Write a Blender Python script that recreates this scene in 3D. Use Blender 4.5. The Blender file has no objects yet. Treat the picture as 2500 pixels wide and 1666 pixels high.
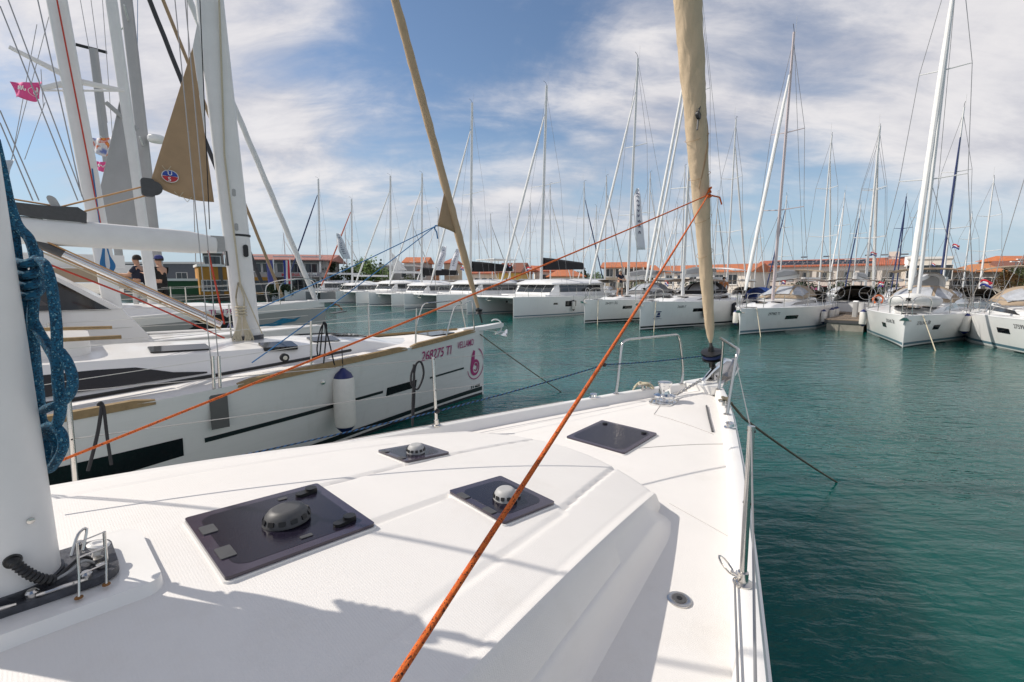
import bpy, bmesh, math, random
from mathutils import Vector, Matrix
random.seed(7)
R = math.radians
scene = bpy.context.scene
C = scene.collection
# ------------------------------------------------------------------ camera, sky, sun, exposure
F, CX, CY, HOR, H = 1111.0, 1250.0, 833.0, 690.0, 2.4
PITCH = math.atan((CY - HOR) / F)
cam_d = bpy.data.cameras.new('camera'); cam = bpy.data.objects.new('camera', cam_d); C.objects.link(cam)
cam.location = (0, 0, H); cam.rotation_euler = (math.pi/2 - PITCH, 0, 0)
cam_d.sensor_width = 36.0; cam_d.lens = 36.0 * F / 2500.0; cam_d.clip_start = 0.05; cam_d.clip_end = 3000
scene.camera = cam
SUN_EL, SUN_TO = R(43), Vector((0.985, -0.14, 0)).normalized()          # SUN_TO: where shadows fall
sd = Vector((SUN_TO.x*math.cos(SUN_EL), SUN_TO.y*math.cos(SUN_EL), -math.sin(SUN_EL)))
world = bpy.data.worlds.new('World'); scene.world = world; world.use_nodes = True
def build_sky():
    nt = world.node_tree; N = nt.nodes; L = nt.links; N.clear()
    out = N.new('ShaderNodeOutputWorld'); bg = N.new('ShaderNodeBackground'); bg.inputs[1].default_value = 0.1
    sky = N.new('ShaderNodeTexSky'); sky.sky_type = 'NISHITA'; sky.sun_disc = False
    sky.sun_elevation = SUN_EL; sky.sun_rotation = math.atan2(-SUN_TO.x, -SUN_TO.y)
    sky.air_density = 1.0; sky.dust_density = 0.3; sky.ozone_density = 1.3
    tc = N.new('ShaderNodeTexCoord'); sp = N.new('ShaderNodeSeparateXYZ'); L.new(tc.outputs['Generated'], sp.inputs[0])
    def mth(op, a, b=None, c=None, clamp=False):
        n = N.new('ShaderNodeMath'); n.operation = op; n.use_clamp = clamp
        for i, q in enumerate((a, b, c)):
            if q is None: continue
            if isinstance(q, (int, float)): n.inputs[i].default_value = q
            else: L.new(q, n.inputs[i])
        return n.outputs[0]
    zz = mth('ADD', mth('MAXIMUM', sp.outputs[2], 0.0), 0.34)
    cmb = N.new('ShaderNodeCombineXYZ'); L.new(mth('DIVIDE', sp.outputs[0], zz), cmb.inputs[0]); L.new(mth('DIVIDE', sp.outputs[1], zz), cmb.inputs[1])
    def noise(rot, scl, off, scale, detail, rough, dist):
        m = N.new('ShaderNodeMapping'); m.inputs['Rotation'].default_value = (0, 0, R(rot)); m.inputs['Scale'].default_value = scl; m.inputs['Location'].default_value = off
        L.new(cmb.outputs[0], m.inputs[0])
        n = N.new('ShaderNodeTexNoise'); n.inputs['Scale'].default_value = scale; n.inputs['Detail'].default_value = detail
        n.inputs['Roughness'].default_value = rough; n.inputs['Distortion'].default_value = dist
        L.new(m.outputs[0], n.inputs[0]); return n.outputs[0]
    def ramp(v, a, b):
        n = N.new('ShaderNodeMapRange'); n.interpolation_type = 'SMOOTHSTEP'
        n.inputs[1].default_value = a; n.inputs[2].default_value = b; L.new(v, n.inputs[0]); return n.outputs[0]
    big = noise(25, (1, 1.5, 1), SKY_OFF[0], 0.55, 3, 0.5, 0.3)
    mid = noise(-20, (1, 1.6, 1), SKY_OFF[1], 1.5, 10, 0.6, 0.45)
    fine = noise(-35, (1, 2.3, 1), SKY_OFF[2], 3.0, 9, 0.62, 0.5)
    dens = mth('ADD', mth('MULTIPLY', big, 0.95), mth('ADD', mth('MULTIPLY', mid, 0.45), mth('MULTIPLY', fine, 0.18)))
    veil = mth('MULTIPLY', ramp(dens, SKY_T[0], SKY_T[1]), 0.92)
    puff = mth('MULTIPLY', ramp(noise(10, (1, 1.6, 1), (3.7, 1.2, 0), 2.3, 7, 0.55, 0.1), 0.63, 0.69), 0.85)
    puff = mth('MULTIPLY', puff, mth('SUBTRACT', 1.0, ramp(sp.outputs[2], 0.17, 0.26)))
    mask = mth('MAXIMUM', veil, puff)
    mask = mth('MULTIPLY', mask, mth('ADD', mth('MULTIPLY', ramp(sp.outputs[2], 0.02, 0.2), 0.75), 0.25))
    shade = ramp(mth('ADD', mth('MULTIPLY', mid, 0.6), mth('MULTIPLY', fine, 0.45)), 0.40, 0.66)
    ccol = N.new('ShaderNodeMix'); ccol.data_type = 'RGBA'
    ccol.inputs[6].default_value = (5.5, 5.5, 6.1, 1); ccol.inputs[7].default_value = (8.6, 8.3, 8.3, 1); L.new(shade, ccol.inputs[0])
    sat = N.new('ShaderNodeMix'); sat.data_type = 'RGBA'; sat.blend_type = 'MULTIPLY'; sat.inputs[0].default_value = 1
    L.new(sky.outputs[0], sat.inputs[6]); sat.inputs[7].default_value = (SKY_GAIN[0], SKY_GAIN[1], SKY_GAIN[2], 1)
    hz = N.new('ShaderNodeMix'); hz.data_type = 'RGBA'; L.new(mth('MULTIPLY', mth('SUBTRACT', 1.0, ramp(sp.outputs[2], -0.02, 0.36)), 0.88), hz.inputs[0])
    L.new(sat.outputs[2], hz.inputs[6]); hz.inputs[7].default_value = SKY_HAZE
    mix = N.new('ShaderNodeMix'); mix.data_type = 'RGBA'; L.new(mask, mix.inputs[0]); L.new(hz.outputs[2], mix.inputs[6]); L.new(ccol.outputs[2], mix.inputs[7])
    L.new(mix.outputs[2], bg.inputs[0]); L.new(bg.outputs[0], out.inputs[0])
SKY_OFF = ((-5.147, -1.548, 0), (2.263, -0.11, 0), (-3.323, 6.104, 0)); SKY_T = (0.645, 0.86); SKY_GAIN = (1.1, 1.14, 1.18); SKY_HAZE = (4.2, 5.6, 6.9, 1)
build_sky()
sun_d = bpy.data.lights.new('sun', 'SUN'); sun_d.energy = 4.2; sun_d.angle = R(0.53); sun_d.color = (1.0, 0.93, 0.835)
sun = bpy.data.objects.new('sun', sun_d); C.objects.link(sun); sun.rotation_euler = sd.to_track_quat('-Z', 'Y').to_euler(); sun.location = (-20, 5, 30)
scene.view_settings.view_transform = 'Standard'; scene.view_settings.look = 'None'; scene.view_settings.exposure = 0.03; scene.view_settings.gamma = 1.0
scene.view_settings.use_curve_mapping = False
# ------------------------------------------------------------------ helpers
def ray(u, v):
    x = (u-CX)/F; y = (CY-v)/F
    return Vector((x, math.cos(PITCH)+y*math.sin(PITCH), -math.sin(PITCH)+y*math.cos(PITCH)))
EYE = Vector((0, 0, H))
def at_z(u, v, z): d = ray(u, v); return EYE + d*((z-H)/d.z)
def at_y(u, v, Y): d = ray(u, v); return EYE + d*(Y/d.y)
def on_plane(u, v, p, n): d = ray(u, v); return EYE + d*((p-EYE).dot(n)/d.dot(n))
def smooth(a, b, x): t = max(0., min(1., (x-a)/(b-a))); return t*t*(3-2*t)
def lerp(a, b, t): return a+(b-a)*t
class Frame:
    """a boat's own axes: x forward, y to port"""
    def __init__(s, x, y, hd): s.o = Vector((x, y, 0)); h = R(hd); s.ax = Vector((math.sin(h), math.cos(h), 0)); s.po = Vector((-s.ax.y, s.ax.x, 0)); s.rz = math.pi/2 - h
    def loc(s, p): d = p-s.o; return Vector((d.dot(s.ax), d.dot(s.po), p.z))
    def wor(s, p): return s.o + s.ax*p[0] + s.po*p[1] + Vector((0, 0, p[2]))
    def cl(s, u, v, t=0.): return s.loc(on_plane(u, v, s.o+s.po*t, s.po))        # point on the fore-and-aft plane at offset t
    def lz(s, u, v, z): return s.loc(at_z(u, v, z))
def tag(o, label, cat, group=None):
    o['label'] = label; o['category'] = cat
    if group: o['group'] = group
    return o
def thing(name, label, cat, loc=(0,0,0), rz=0., group=None):
    o = bpy.data.objects.new(name, None); C.objects.link(o); o.location = loc; o.rotation_euler = (0, 0, rz); o.empty_display_size = 0.2
    return tag(o, label, cat, group)
def struct(o): o['kind'] = 'structure'; return o
def copy_tree(o, parent=None):
    c = o.copy(); C.objects.link(c)
    if parent is not None: c.parent = parent
    for ch in list(o.children): copy_tree(ch, c)
    return c
class MB:
    def __init__(s): s.v = []; s.f = []; s.uv = []; s.hasuv = False
    def add(s, vs, fs, uvs=None):
        b = len(s.v); s.v += [tuple(q) for q in vs]
        for i, f in enumerate(fs):
            s.f.append([b+k for k in f]); s.uv.append(uvs[i] if uvs else None)
        if uvs: s.hasuv = True
        return s
    def box(s, x0, x1, y0, y1, z0, z1, M=None):
        vs = [Vector((x, y, z)) for z in (z0, z1) for y in (y0, y1) for x in (x0, x1)]
        if M: vs = [M @ q for q in vs]
        return s.add(vs, [(0,2,3,1), (4,5,7,6), (0,1,5,4), (2,6,7,3), (0,4,6,2), (1,3,7,5)])
    def tube(s, pts, r, n=8, closed=False, caps=True, flat=1.0, wob=None):
        P = [Vector(p) for p in pts]; m = len(P)
        rr = [r]*m if not hasattr(r, '__len__') else r
        T = []
        for i in range(m):
            a = P[i-1] if (i > 0 or closed) else P[0]; b = P[(i+1) % m] if (i < m-1 or closed) else P[-1]
            t = (b-a); T.append(t.normalized() if t.length > 1e-9 else Vector((0,0,1)))
        up = Vector((0,0,1)) if abs(T[0].z) < .9 else Vector((0,1,0))
        nrm = (up - T[0]*up.dot(T[0])).normalized(); vs = []; Ls = [0.]
        for i in range(m):
            nrm = (nrm - T[i]*nrm.dot(T[i])).normalized(); bi = T[i].cross(nrm)
            if i: Ls.append(Ls[-1]+(P[i]-P[i-1]).length)
            for k in range(n):
                a = 2*math.pi*k/n; q = rr[i]*(wob(i/(m-1.), a) if wob else 1.)
                vs.append(P[i] + nrm*(math.cos(a)*q) + bi*(math.sin(a)*q*flat))
        fs = []; uvs = []
        for i in range(m if closed else m-1):
            j = (i+1) % m; l0 = Ls[i]; l1 = Ls[j] if j else Ls[i]+(P[0]-P[-1]).length
            for k in range(n):
                k2 = (k+1) % n
                fs.append((i*n+k, i*n+k2, j*n+k2, j*n+k)); u0 = k/n; u1 = (k+1)/n
                uvs.append(((u0, l0), (u1, l0), (u1, l1), (u0, l1)))
        if caps and not closed:
            fs.append(tuple(range(n))[::-1]); uvs.append(((0,0),)*n); fs.append(tuple((m-1)*n+k for k in range(n))); uvs.append(((0,0),)*n)
        return s.add(vs, fs, uvs)
    def lathe(s, prof, n=16, M=None, sx=1., sy=1.):
        M = M or Matrix(); vs = []; m = len(prof)
        for (r, z) in prof:
            for k in range(n): a = 2*math.pi*k/n; vs.append(M @ Vector((r*math.cos(a)*sx, r*math.sin(a)*sy, z)))
        fs = [(i*n+k, i*n+(k+1) % n, (i+1)*n+(k+1) % n, (i+1)*n+k) for i in range(m-1) for k in range(n)]
        fs.append(tuple(range(n))[::-1]); fs.append(tuple((m-1)*n+k for k in range(n)))
        return s.add(vs, fs)
    def grid(s, fn, nu, nv, uv=None):
        vs = [fn(i/(nu-1.), j/(nv-1.)) for i in range(nu) for j in range(nv)]
        fs = [(i*nv+j, (i+1)*nv+j, (i+1)*nv+j+1, i*nv+j+1) for i in range(nu-1) for j in range(nv-1)]
        uvs = [[((f//nv)/(nu-1.), (f % nv)/(nv-1.)) for f in q] for q in fs]
        return s.add(vs, fs, uvs)
    def prism(s, poly, fn0, fn1):
        """closed outline poly [(a,b)]; fn0/fn1 map it to the bottom and the top"""
        n = len(poly); vs = [fn0(*q) for q in poly]+[fn1(*q) for q in poly]
        return s.add(vs, [tuple(range(n))[::-1], tuple(range(n, 2*n))]+[(i, (i+1) % n, n+(i+1) % n, n+i) for i in range(n)])
    def loft(s, rings, close=True, caps=True):
        n = len(rings[0]); vs = [q for r in rings for q in r]; fs = []
        for i in range(len(rings)-1):
            for k in range(n if close else n-1): fs.append((i*n+k, i*n+(k+1) % n, (i+1)*n+(k+1) % n, (i+1)*n+k))
        if caps: fs.append(tuple(range(n))[::-1]); fs.append(tuple((len(rings)-1)*n+k for k in range(n)))
        return s.add(vs, fs)
    def build(s, name, mat, parent=None, ang=38, fix=True):
        me = bpy.data.meshes.new(name); me.from_pydata(s.v, [], s.f)
        if s.hasuv:
            ul = me.uv_layers.new(name='UV'); i = 0
            for f, q in zip(s.f, s.uv):
                for k in range(len(f)):
                    ul.data[i].uv = q[k] if q else (0, 0); i += 1
        if fix:
            bm = bmesh.new(); bm.from_mesh(me); bmesh.ops.recalc_face_normals(bm, faces=bm.faces); bm.to_mesh(me); bm.free()
        me.polygons.foreach_set('use_smooth', [True]*len(me.polygons)); me.set_sharp_from_angle(angle=R(ang))
        me.materials.append(mat); o = bpy.data.objects.new(name, me); C.objects.link(o)
        if parent is not None: o.parent = parent
        return o
def rrect(a, b, r, n=4):
    """rounded rectangle outline, half sizes a, b"""
    out = []
    for cx, cy, t0 in ((a-r, b-r, 0), (-a+r, b-r, 90), (-a+r, -b+r, 180), (a-r, -b+r, 270)):
        for k in range(n+1): t = R(t0+90.*k/n); out.append((cx+r*math.cos(t), cy+r*math.sin(t)))
    return out
def tube_o(name, pts, r, mat, parent, n=8, **k): return MB().tube(pts, r, n, **k).build(name, mat, parent)
def spline(pts, n=8):
    P = [Vector(p) for p in pts]; out = []
    for i in range(len(P)-1):
        p0 = P[max(i-1, 0)]; p1 = P[i]; p2 = P[i+1]; p3 = P[min(i+2, len(P)-1)]
        for k in range(n):
            t = k/n; out.append(0.5*((2*p1)+(p2-p0)*t+(2*p0-5*p1+4*p2-p3)*t*t+(3*p1-p0-3*p2+p3)*t**3))
    return out+[P[-1]]
def sag(a, b, drop, n=24): a = Vector(a); b = Vector(b); return [a.lerp(b, i/n)-Vector((0, 0, drop*4*(i/n)*(1-i/n))) for i in range(n+1)]
_tx = {}
def text_mesh(s, size, shear=0.):
    if (s, size) in _tx: return _tx[(s, size)]
    cu = bpy.data.curves.new('lettering', 'FONT'); cu.body = s; cu.size = size; cu.resolution_u = 3; cu.offset = size*.005
    ob = bpy.data.objects.new('lettering', cu); C.objects.link(ob)
    dg = bpy.context.evaluated_depsgraph_get(); me = bpy.data.meshes.new_from_object(ob.evaluated_get(dg))
    out = ([(q.co.x, q.co.y) for q in me.vertices], [tuple(p.vertices) for p in me.polygons])
    bpy.data.objects.remove(ob); bpy.data.meshes.remove(me); _tx[(s, size)] = out
    return out
def text_o(name, s, size, mp, mat, parent):
    v, f = text_mesh(s, size); return MB().add([mp(*q) for q in v], f).build(name, mat, parent, fix=False)
# ------------------------------------------------------------------ materials
MAT = {}
def M(name, col, rough=.5, metal=0., var=0., vs=4., bump=0., bs=60., coat=0., spec=.5, trans=0., alpha=1.):
    if name in MAT: return MAT[name]
    m = bpy.data.materials.new(name); m.use_nodes = True; nt = m.node_tree; b = nt.nodes['Principled BSDF']
    b.inputs['Base Color'].default_value = (*col, 1); b.inputs['Roughness'].default_value = rough; b.inputs['Metallic'].default_value = metal
    b.inputs['Coat Weight'].default_value = coat; b.inputs['Coat Roughness'].default_value = .08; b.inputs['Specular IOR Level'].default_value = spec
    b.inputs['Transmission Weight'].default_value = trans; b.inputs['Alpha'].default_value = alpha
    tc = nt.nodes.new('ShaderNodeTexCoord')
    if var:
        n = nt.nodes.new('ShaderNodeTexNoise'); n.inputs['Scale'].default_value = vs; n.inputs['Detail'].default_value = 6; n.inputs['Roughness'].default_value = .65
        nt.links.new(tc.outputs['Object'], n.inputs[0])
        mr = nt.nodes.new('ShaderNodeMapRange'); mr.inputs[1].default_value = .3; mr.inputs[2].default_value = .7; mr.inputs[3].default_value = 1-var; mr.inputs[4].default_value = 1+var*.6
        nt.links.new(n.outputs[0], mr.inputs[0])
        hs = nt.nodes.new('ShaderNodeHueSaturation'); hs.inputs['Color'].default_value = (*col, 1); nt.links.new(mr.outputs[0], hs.inputs['Value'])
        nt.links.new(hs.outputs[0], b.inputs['Base Color'])
    if bump:
        n = nt.nodes.new('ShaderNodeTexNoise'); n.inputs['Scale'].default_value = bs; n.inputs['Detail'].default_value = 4
        nt.links.new(tc.outputs['Object'], n.inputs[0]); bp = nt.nodes.new('ShaderNodeBump'); bp.inputs['Strength'].default_value = bump; bp.inputs['Distance'].default_value = .01
        nt.links.new(n.outputs[0], bp.inputs['Height']); nt.links.new(bp.outputs[0], b.inputs['Normal'])
    MAT[name] = m; return m
def rope_mat(name, base, flecks, su=7., sv=160., stripe=False, share=(.62, .82)):
    m = M(name, base, .85); nt = m.node_tree; b = nt.nodes['Principled BSDF']; N = nt.nodes; L = nt.links
    uv = N.new('ShaderNodeUVMap'); mp = N.new('ShaderNodeMapping'); mp.inputs['Scale'].default_value = (su, sv, 1); L.new(uv.outputs[0], mp.inputs[0])
    vo = N.new('ShaderNodeTexVoronoi'); vo.inputs['Scale'].default_value = 1.; L.new(mp.outputs[0], vo.inputs['Vector'])
    sp = N.new('ShaderNodeSeparateColor'); L.new(vo.outputs['Color'], sp.inputs[0])
    rp = N.new('ShaderNodeValToRGB'); rp.color_ramp.interpolation = 'CONSTANT'; e = rp.color_ramp.elements
    e[0].color = (*base, 1); e[1].position = share[0]; e[1].color = (*flecks[0], 1); q = e.new(share[1]); q.color = (*flecks[1], 1)
    if stripe:
        wv = N.new('ShaderNodeTexWave'); wv.inputs['Scale'].default_value = 1.; mp.inputs['Scale'].default_value = (1., 8, 1); mp.inputs['Rotation'].default_value = (0, 0, .4)
        wv.bands_direction = 'Y'; L.new(mp.outputs[0], wv.inputs[0]); L.new(wv.outputs[0], rp.inputs[0])
    else: L.new(sp.outputs[0], rp.inputs[0])
    L.new(rp.outputs[0], b.inputs['Base Color'])
    wv = N.new('ShaderNodeTexWave'); m2 = N.new('ShaderNodeMapping'); m2.inputs['Scale'].default_value = (2, 45, 1); m2.inputs['Rotation'].default_value = (0, 0, .5); L.new(uv.outputs[0], m2.inputs[0]); L.new(m2.outputs[0], wv.inputs[0])
    bp = N.new('ShaderNodeBump'); bp.inputs['Strength'].default_value = .6; bp.inputs['Distance'].default_value = .003; L.new(wv.outputs[0], bp.inputs['Height']); L.new(bp.outputs[0], b.inputs['Normal'])
    return m
def dirt(m, col=(.42, .36, .27), amt=.16, sc=(3., 3., 3.), lo=.56, hi=.78):
    nt = m.node_tree; N = nt.nodes; L = nt.links; b = N['Principled BSDF']; lk = b.inputs['Base Color'].links; src = lk[0].from_socket if lk else None
    tc = N.new('ShaderNodeTexCoord'); mp = N.new('ShaderNodeMapping'); mp.inputs['Scale'].default_value = sc; L.new(tc.outputs['Object'], mp.inputs[0])
    n = N.new('ShaderNodeTexNoise'); n.inputs['Scale'].default_value = 1.; n.inputs['Detail'].default_value = 9; n.inputs['Roughness'].default_value = .7; L.new(mp.outputs[0], n.inputs[0])
    r = N.new('ShaderNodeMapRange'); r.inputs[1].default_value = lo; r.inputs[2].default_value = hi; r.inputs[4].default_value = amt; L.new(n.outputs[0], r.inputs[0])
    mx = N.new('ShaderNodeMix'); mx.data_type = 'RGBA'; L.new(r.outputs[0], mx.inputs[0]); mx.inputs[7].default_value = (*col, 1)
    if src: L.new(src, mx.inputs[6])
    else: mx.inputs[6].default_value = b.inputs['Base Color'].default_value
    L.new(mx.outputs[2], b.inputs['Base Color'])
gel = M('gelcoat_white', (.80, .785, .76), .28, var=.035, vs=1.2, coat=.3)
gel_hull = M('gelcoat_hull', (.79, .775, .755), .22, var=.03, vs=.8, coat=.4)
gel_far = M('gelcoat_boats', (.80, .80, .79), .3, var=.04, vs=.7, coat=.2)
deckm = M('deck_nonskid', (.76, .735, .705), .62, var=.03, vs=2.5, bump=.35, bs=420.)
def ribs(m, scale=40., dist=.0012, strength=.13):
    nt = m.node_tree; N = nt.nodes; L = nt.links; b = N['Principled BSDF']; lk = b.inputs['Normal'].links; tc = N.new('ShaderNodeTexCoord')
    w = N.new('ShaderNodeTexWave'); w.bands_direction = 'X'; w.inputs['Scale'].default_value = scale; L.new(tc.outputs['Object'], w.inputs[0])
    bp = N.new('ShaderNodeBump'); bp.inputs['Strength'].default_value = strength; bp.inputs['Distance'].default_value = dist; L.new(w.outputs[0], bp.inputs['Height'])
    if lk: L.new(lk[0].from_socket, bp.inputs['Normal'])
    L.new(bp.outputs[0], b.inputs['Normal'])
ribs(deckm)
dirt(gel_hull, (.45, .42, .34), .22, (5, 5, .5)); dirt(gel_hull, (.3, .3, .27), .12, (1.2, 1.2, 14.), .5, .8); dirt(gel_far, (.45, .42, .35), .25, (4, 4, .5)); dirt(gel, (.5, .45, .36), .14, (4, 4, 4))
dirt(deckm, (.48, .42, .33), .2, (2.2, 2.2, 2.2)); dirt(deckm, (.35, .3, .24), .3, (26, 26, 26), .66, .8)
steel = M('stainless', (.62, .60, .57), .22, 1., var=.08, vs=30.)
chrome = M('chrome', (.75, .75, .75), .1, 1.)
rust = M('rust_stain', (.25, .11, .03), .8, var=.4, vs=60.)
alu = M('mast_aluminium', (.72, .72, .71), .42, .15, var=.03, vs=2.)
alu_w = M('mast_white_paint', (.76, .755, .74), .35, var=.05, vs=5., bump=.05, bs=14.)
alu_g = M('mast_grey', (.42, .41, .40), .45, .3, var=.06, vs=3.)
plate = M('mast_step_plate', (.075, .078, .09), .42, .5, var=.5, vs=24., bump=.3, bs=60.)
black = M('black_plastic', (.012, .012, .013), .45, var=.2, vs=40.)
dgrey = M('dark_grey_plastic', (.07, .07, .072), .5, var=.15, vs=30.)
lgrey = M('light_grey_plastic', (.40, .40, .395), .5, var=.1, vs=40.)
tan = M('tan_sail_cover', (.42, .285, .17), .85, var=.12, vs=3., bump=.25, bs=200.)
tan_l = M('tan_sail_light', (.61, .475, .325), .85, var=.10, vs=5., bump=.3, bs=160.)
canvas = M('sand_canvas', (.36, .28, .20), .9, var=.12, vs=3.)
white_cl = M('white_sailcloth', (.74, .735, .72), .8, var=.08, vs=4., bump=.2, bs=60.)
grey_cl = M('grey_sailcloth', (.40, .40, .40), .85, var=.08, vs=2.)
black_cl = M('black_canvas', (.014, .014, .016), .85, var=.2, vs=4.)
navy_cl = M('navy_sailcloth', (.02, .035, .11), .85, var=.15, vs=4.)
red_cl = M('brick_red_sailcloth', (.52, .13, .07), .85, var=.15, vs=4.)
teak = M('teak_toe_rail', (.27, .185, .085), .7, var=.25, vs=18., bump=.2, bs=90.)
glass_d = M('dark_glass', (.008, .008, .011), .06, var=.1, vs=3., spec=.6)
glass_b = M('window_glass', (.03, .035, .04), .08, spec=.6)
vinyl = M('clear_vinyl', (.42, .44, .47), .12, var=.25, vs=3., bump=.5, bs=4.)
pink = M('magenta_vinyl', (.40, .035, .17), .5)
pinkf = M('pink_flag_cloth', (.75, .10, .30), .8, var=.1, vs=5.)
whitep = M('white_paint', (.8, .8, .79), .5)
navy = M('navy_vinyl', (.012, .02, .11), .35, var=.1, vs=20.)
fend_w = M('fender_white', (.74, .71, .66), .4, var=.06, vs=12.)
wire = M('steel_wire', (.34, .335, .33), .4, .6)
wire_l = M('coated_wire', (.62, .60, .56), .5)
stripe_d = M('dark_hull_stripe', (.012, .02, .022), .35)
stripe_b = M('blue_grey_stripe', (.10, .19, .24), .4)
anti = M('antifouling', (.02, .03, .035), .7)
orange_r = rope_mat('orange_rope', (.86, .19, .03), ((.70, .12, .02), (.10, .03, .015)), 16, 330, share=(.5, .9))
blue_r = rope_mat('blue_rope', (.010, .125, .235), ((.005, .05, .10), (.16, .36, .44)), 22, 300, share=(.6, .93))
blue_line = M('blue_line', (.03, .16, .36), .8, bump=.3, bs=300)
beige_r = M('beige_rope', (.56, .50, .37), .9, var=.15, vs=80, bump=.5, bs=300)
tanline = M('tan_line', (.52, .30, .14), .9)
redline = M('red_line', (.50, .055, .03), .8)
darkline = M('black_line', (.015, .016, .02), .8)
moor = M('mooring_rope', (.17, .145, .10), .9, var=.2, vs=30., bump=.5, bs=200)
furl_l = rope_mat('furling_line', (.02, .10, .26), ((.012, .014, .02), (.012, .014, .02)), stripe=True, share=(.5, .99))
# ------------------------------------------------------------------ water and land
def water_mat():
    m = M('harbour_water', (.0002, .072, .062), .025, spec=.36); nt = m.node_tree; b = nt.nodes['Principled BSDF']; N = nt.nodes; L = nt.links
    b.inputs['IOR'].default_value = 1.333; b.subsurface_method = 'BURLEY'; b.inputs['Subsurface Weight'].default_value = 1.; b.inputs['Subsurface Radius'].default_value = (.6, 1., 1.); b.inputs['Subsurface Scale'].default_value = 2.5
    tc = N.new('ShaderNodeTexCoord')
    def nz(rot, sc, scale, det, dist=.3):
        mp = N.new('ShaderNodeMapping'); mp.inputs['Rotation'].default_value = (0, 0, R(rot)); mp.inputs['Scale'].default_value = sc; L.new(tc.outputs['Object'], mp.inputs[0])
        n = N.new('ShaderNodeTexNoise'); n.inputs['Scale'].default_value = scale; n.inputs['Detail'].default_value = det; n.inputs['Roughness'].default_value = .5; n.inputs['Distortion'].default_value = dist
        L.new(mp.outputs[0], n.inputs[0]); return n.outputs[0]
    a = nz(18, (.55, 1.5, 1), 1.9, 3); c = nz(-12, (.6, 1.35, 1), 8.0, 3); big = nz(40, (1, 1, 1), .16, 2)
    mr = N.new('ShaderNodeMapRange'); mr.inputs[1].default_value = .35; mr.inputs[2].default_value = .65; mr.inputs[3].default_value = .2; mr.inputs[4].default_value = .9; L.new(big, mr.inputs[0])
    ad = N.new('ShaderNodeMath'); ad.operation = 'MULTIPLY_ADD'; ad.inputs[1].default_value = .42; L.new(c, ad.inputs[0]); L.new(a, ad.inputs[2])
    bp = N.new('ShaderNodeBump'); bp.inputs['Distance'].default_value = .07; L.new(ad.outputs[0], bp.inputs['Height']); L.new(mr.outputs[0], bp.inputs['Strength'])
    L.new(bp.outputs[0], b.inputs['Normal'])
    return m
struct(MB().add([(-900,-300,0), (900,-300,0), (900,1500,0), (-900,1500,0)], [(0,1,2,3)]).build('water', water_mat()))
ground_m = M('quay_concrete', (.36, .34, .30), .9, var=.2, vs=.6, bump=.3, bs=5)
soil_m = M('ground_dry', (.22, .20, .13), .95, var=.3, vs=.2)
edge = [(-160, 66), (-34, 63.5), (-18, 69), (10, 63), (30, 55), (60, 42), (150, 20), (900, -60), (900, 1400), (-900, 1400), (-900, 90)]
struct(MB().prism(edge, lambda a, b: Vector((a, b, -.6)), lambda a, b: Vector((a, b, .85))).build('quay', ground_m))
# ------------------------------------------------------------------ own boat: foredeck seen from beside the mast
OB = Frame(-1.304, 1.117, 43)
own = thing('sailboat', 'white sailboat in the foreground with its hatches and bare foredeck', 'sailboat', OB.o, OB.rz)
def ow(s):
    if s < 0: return 1.92+.27*(1-math.exp(1.2*s))
    T = [(0,1.92),(1,1.6),(2,1.27),(3,.93),(4,.56),(4.6,.315),(5.0,.13),(5.15,.05),(5.25,.012)]
    for (a, x), (b, y) in zip(T, T[1:]):
        if s <= b: return lerp(x, y, (s-a)/(b-a))
    return .012
def oz(s): return 1.35-.03*(5.2-s) if s > -2 else 1.134
def odk(s, t): w = max(ow(s)-.09, .01); return oz(s)-.085+.042*(1-min(1., (t/w)**2))
def ohull(s, z):
    w = ow(s); r0 = .45+.5*min(1, (5.25-s)/5.); f = z/oz(s)
    return w*(r0+(1-r0)*max(0, f)**.8) if f >= 0 else w*r0*(1+f)
ss = [5.25, 5.15, 5.0, 4.6, 4.2, 3.8, 3.4, 3, 2.6, 2.2, 1.8, 1.4, 1, .6, .2, -.2, -.8, -1.6, -3, -4.5, -6]
rings = []
for s_ in ss:
    zz = [oz(s_)-.02, .95*oz(s_)-.02, .8*oz(s_), .6*oz(s_), .4*oz(s_), .2*oz(s_), 0, -.3]
    rings.append([Vector((s_, -ohull(s_, z), z)) for z in zz]+[Vector((s_, ohull(s_, z), z)) for z in zz[::-1]])
MB().loft(rings, close=False).build('hull', gel_hull, own)
def dgrid(a, b): s_ = lerp(5.18, -6, a**1.6); t = lerp(-1, 1, b)*max(ow(s_)-.085, .008); return Vector((s_, t, odk(s_, t)))
MB().grid(dgrid, 140, 41).build('deck', deckm, own)
for sg in (-1, 1):
    mb = MB(); rg = []
    for k in range(90):
        s_ = lerp(5.22, -6, (k/89.)**1.4); w = ow(s_); z = oz(s_); q = min(1., w/.12)
        pr = [(w+.004, z-.06), (w+.006, z-.02), (w-.004*q, z-.004), (w-.02*q, z), (w-.06*q, z+.003), (w-.074*q, z-.002), (w-.082*q, z-.014), (w-.094*q, odk(s_, w-.1)-.002), (w-.11*q, odk(s_, w-.1)-.02)]
        rg.append([Vector((s_, sg*max(t, .001), zz)) for t, zz in pr])
    mb.loft(rg, close=False, caps=False).build('bulwark', gel, own)
    rl = [Vector((s_, sg*(ow(s_)+.006), oz(s_)-.045)) for s_ in [lerp(5.1, -6, k/60.) for k in range(61)]]
    MB().tube(rl, .014, 6).build('rubbing_strake', gel, own)
# bow plate
MB().prism([(5.2, .1), (5.2, -.1), (4.82, -.2), (4.74, -.12), (4.74, .12), (4.82, .2)], lambda a, b: Vector((a, b, 1.27)), lambda a, b: Vector((a, b, 1.352))).build('stem_head', gel, own)
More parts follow.
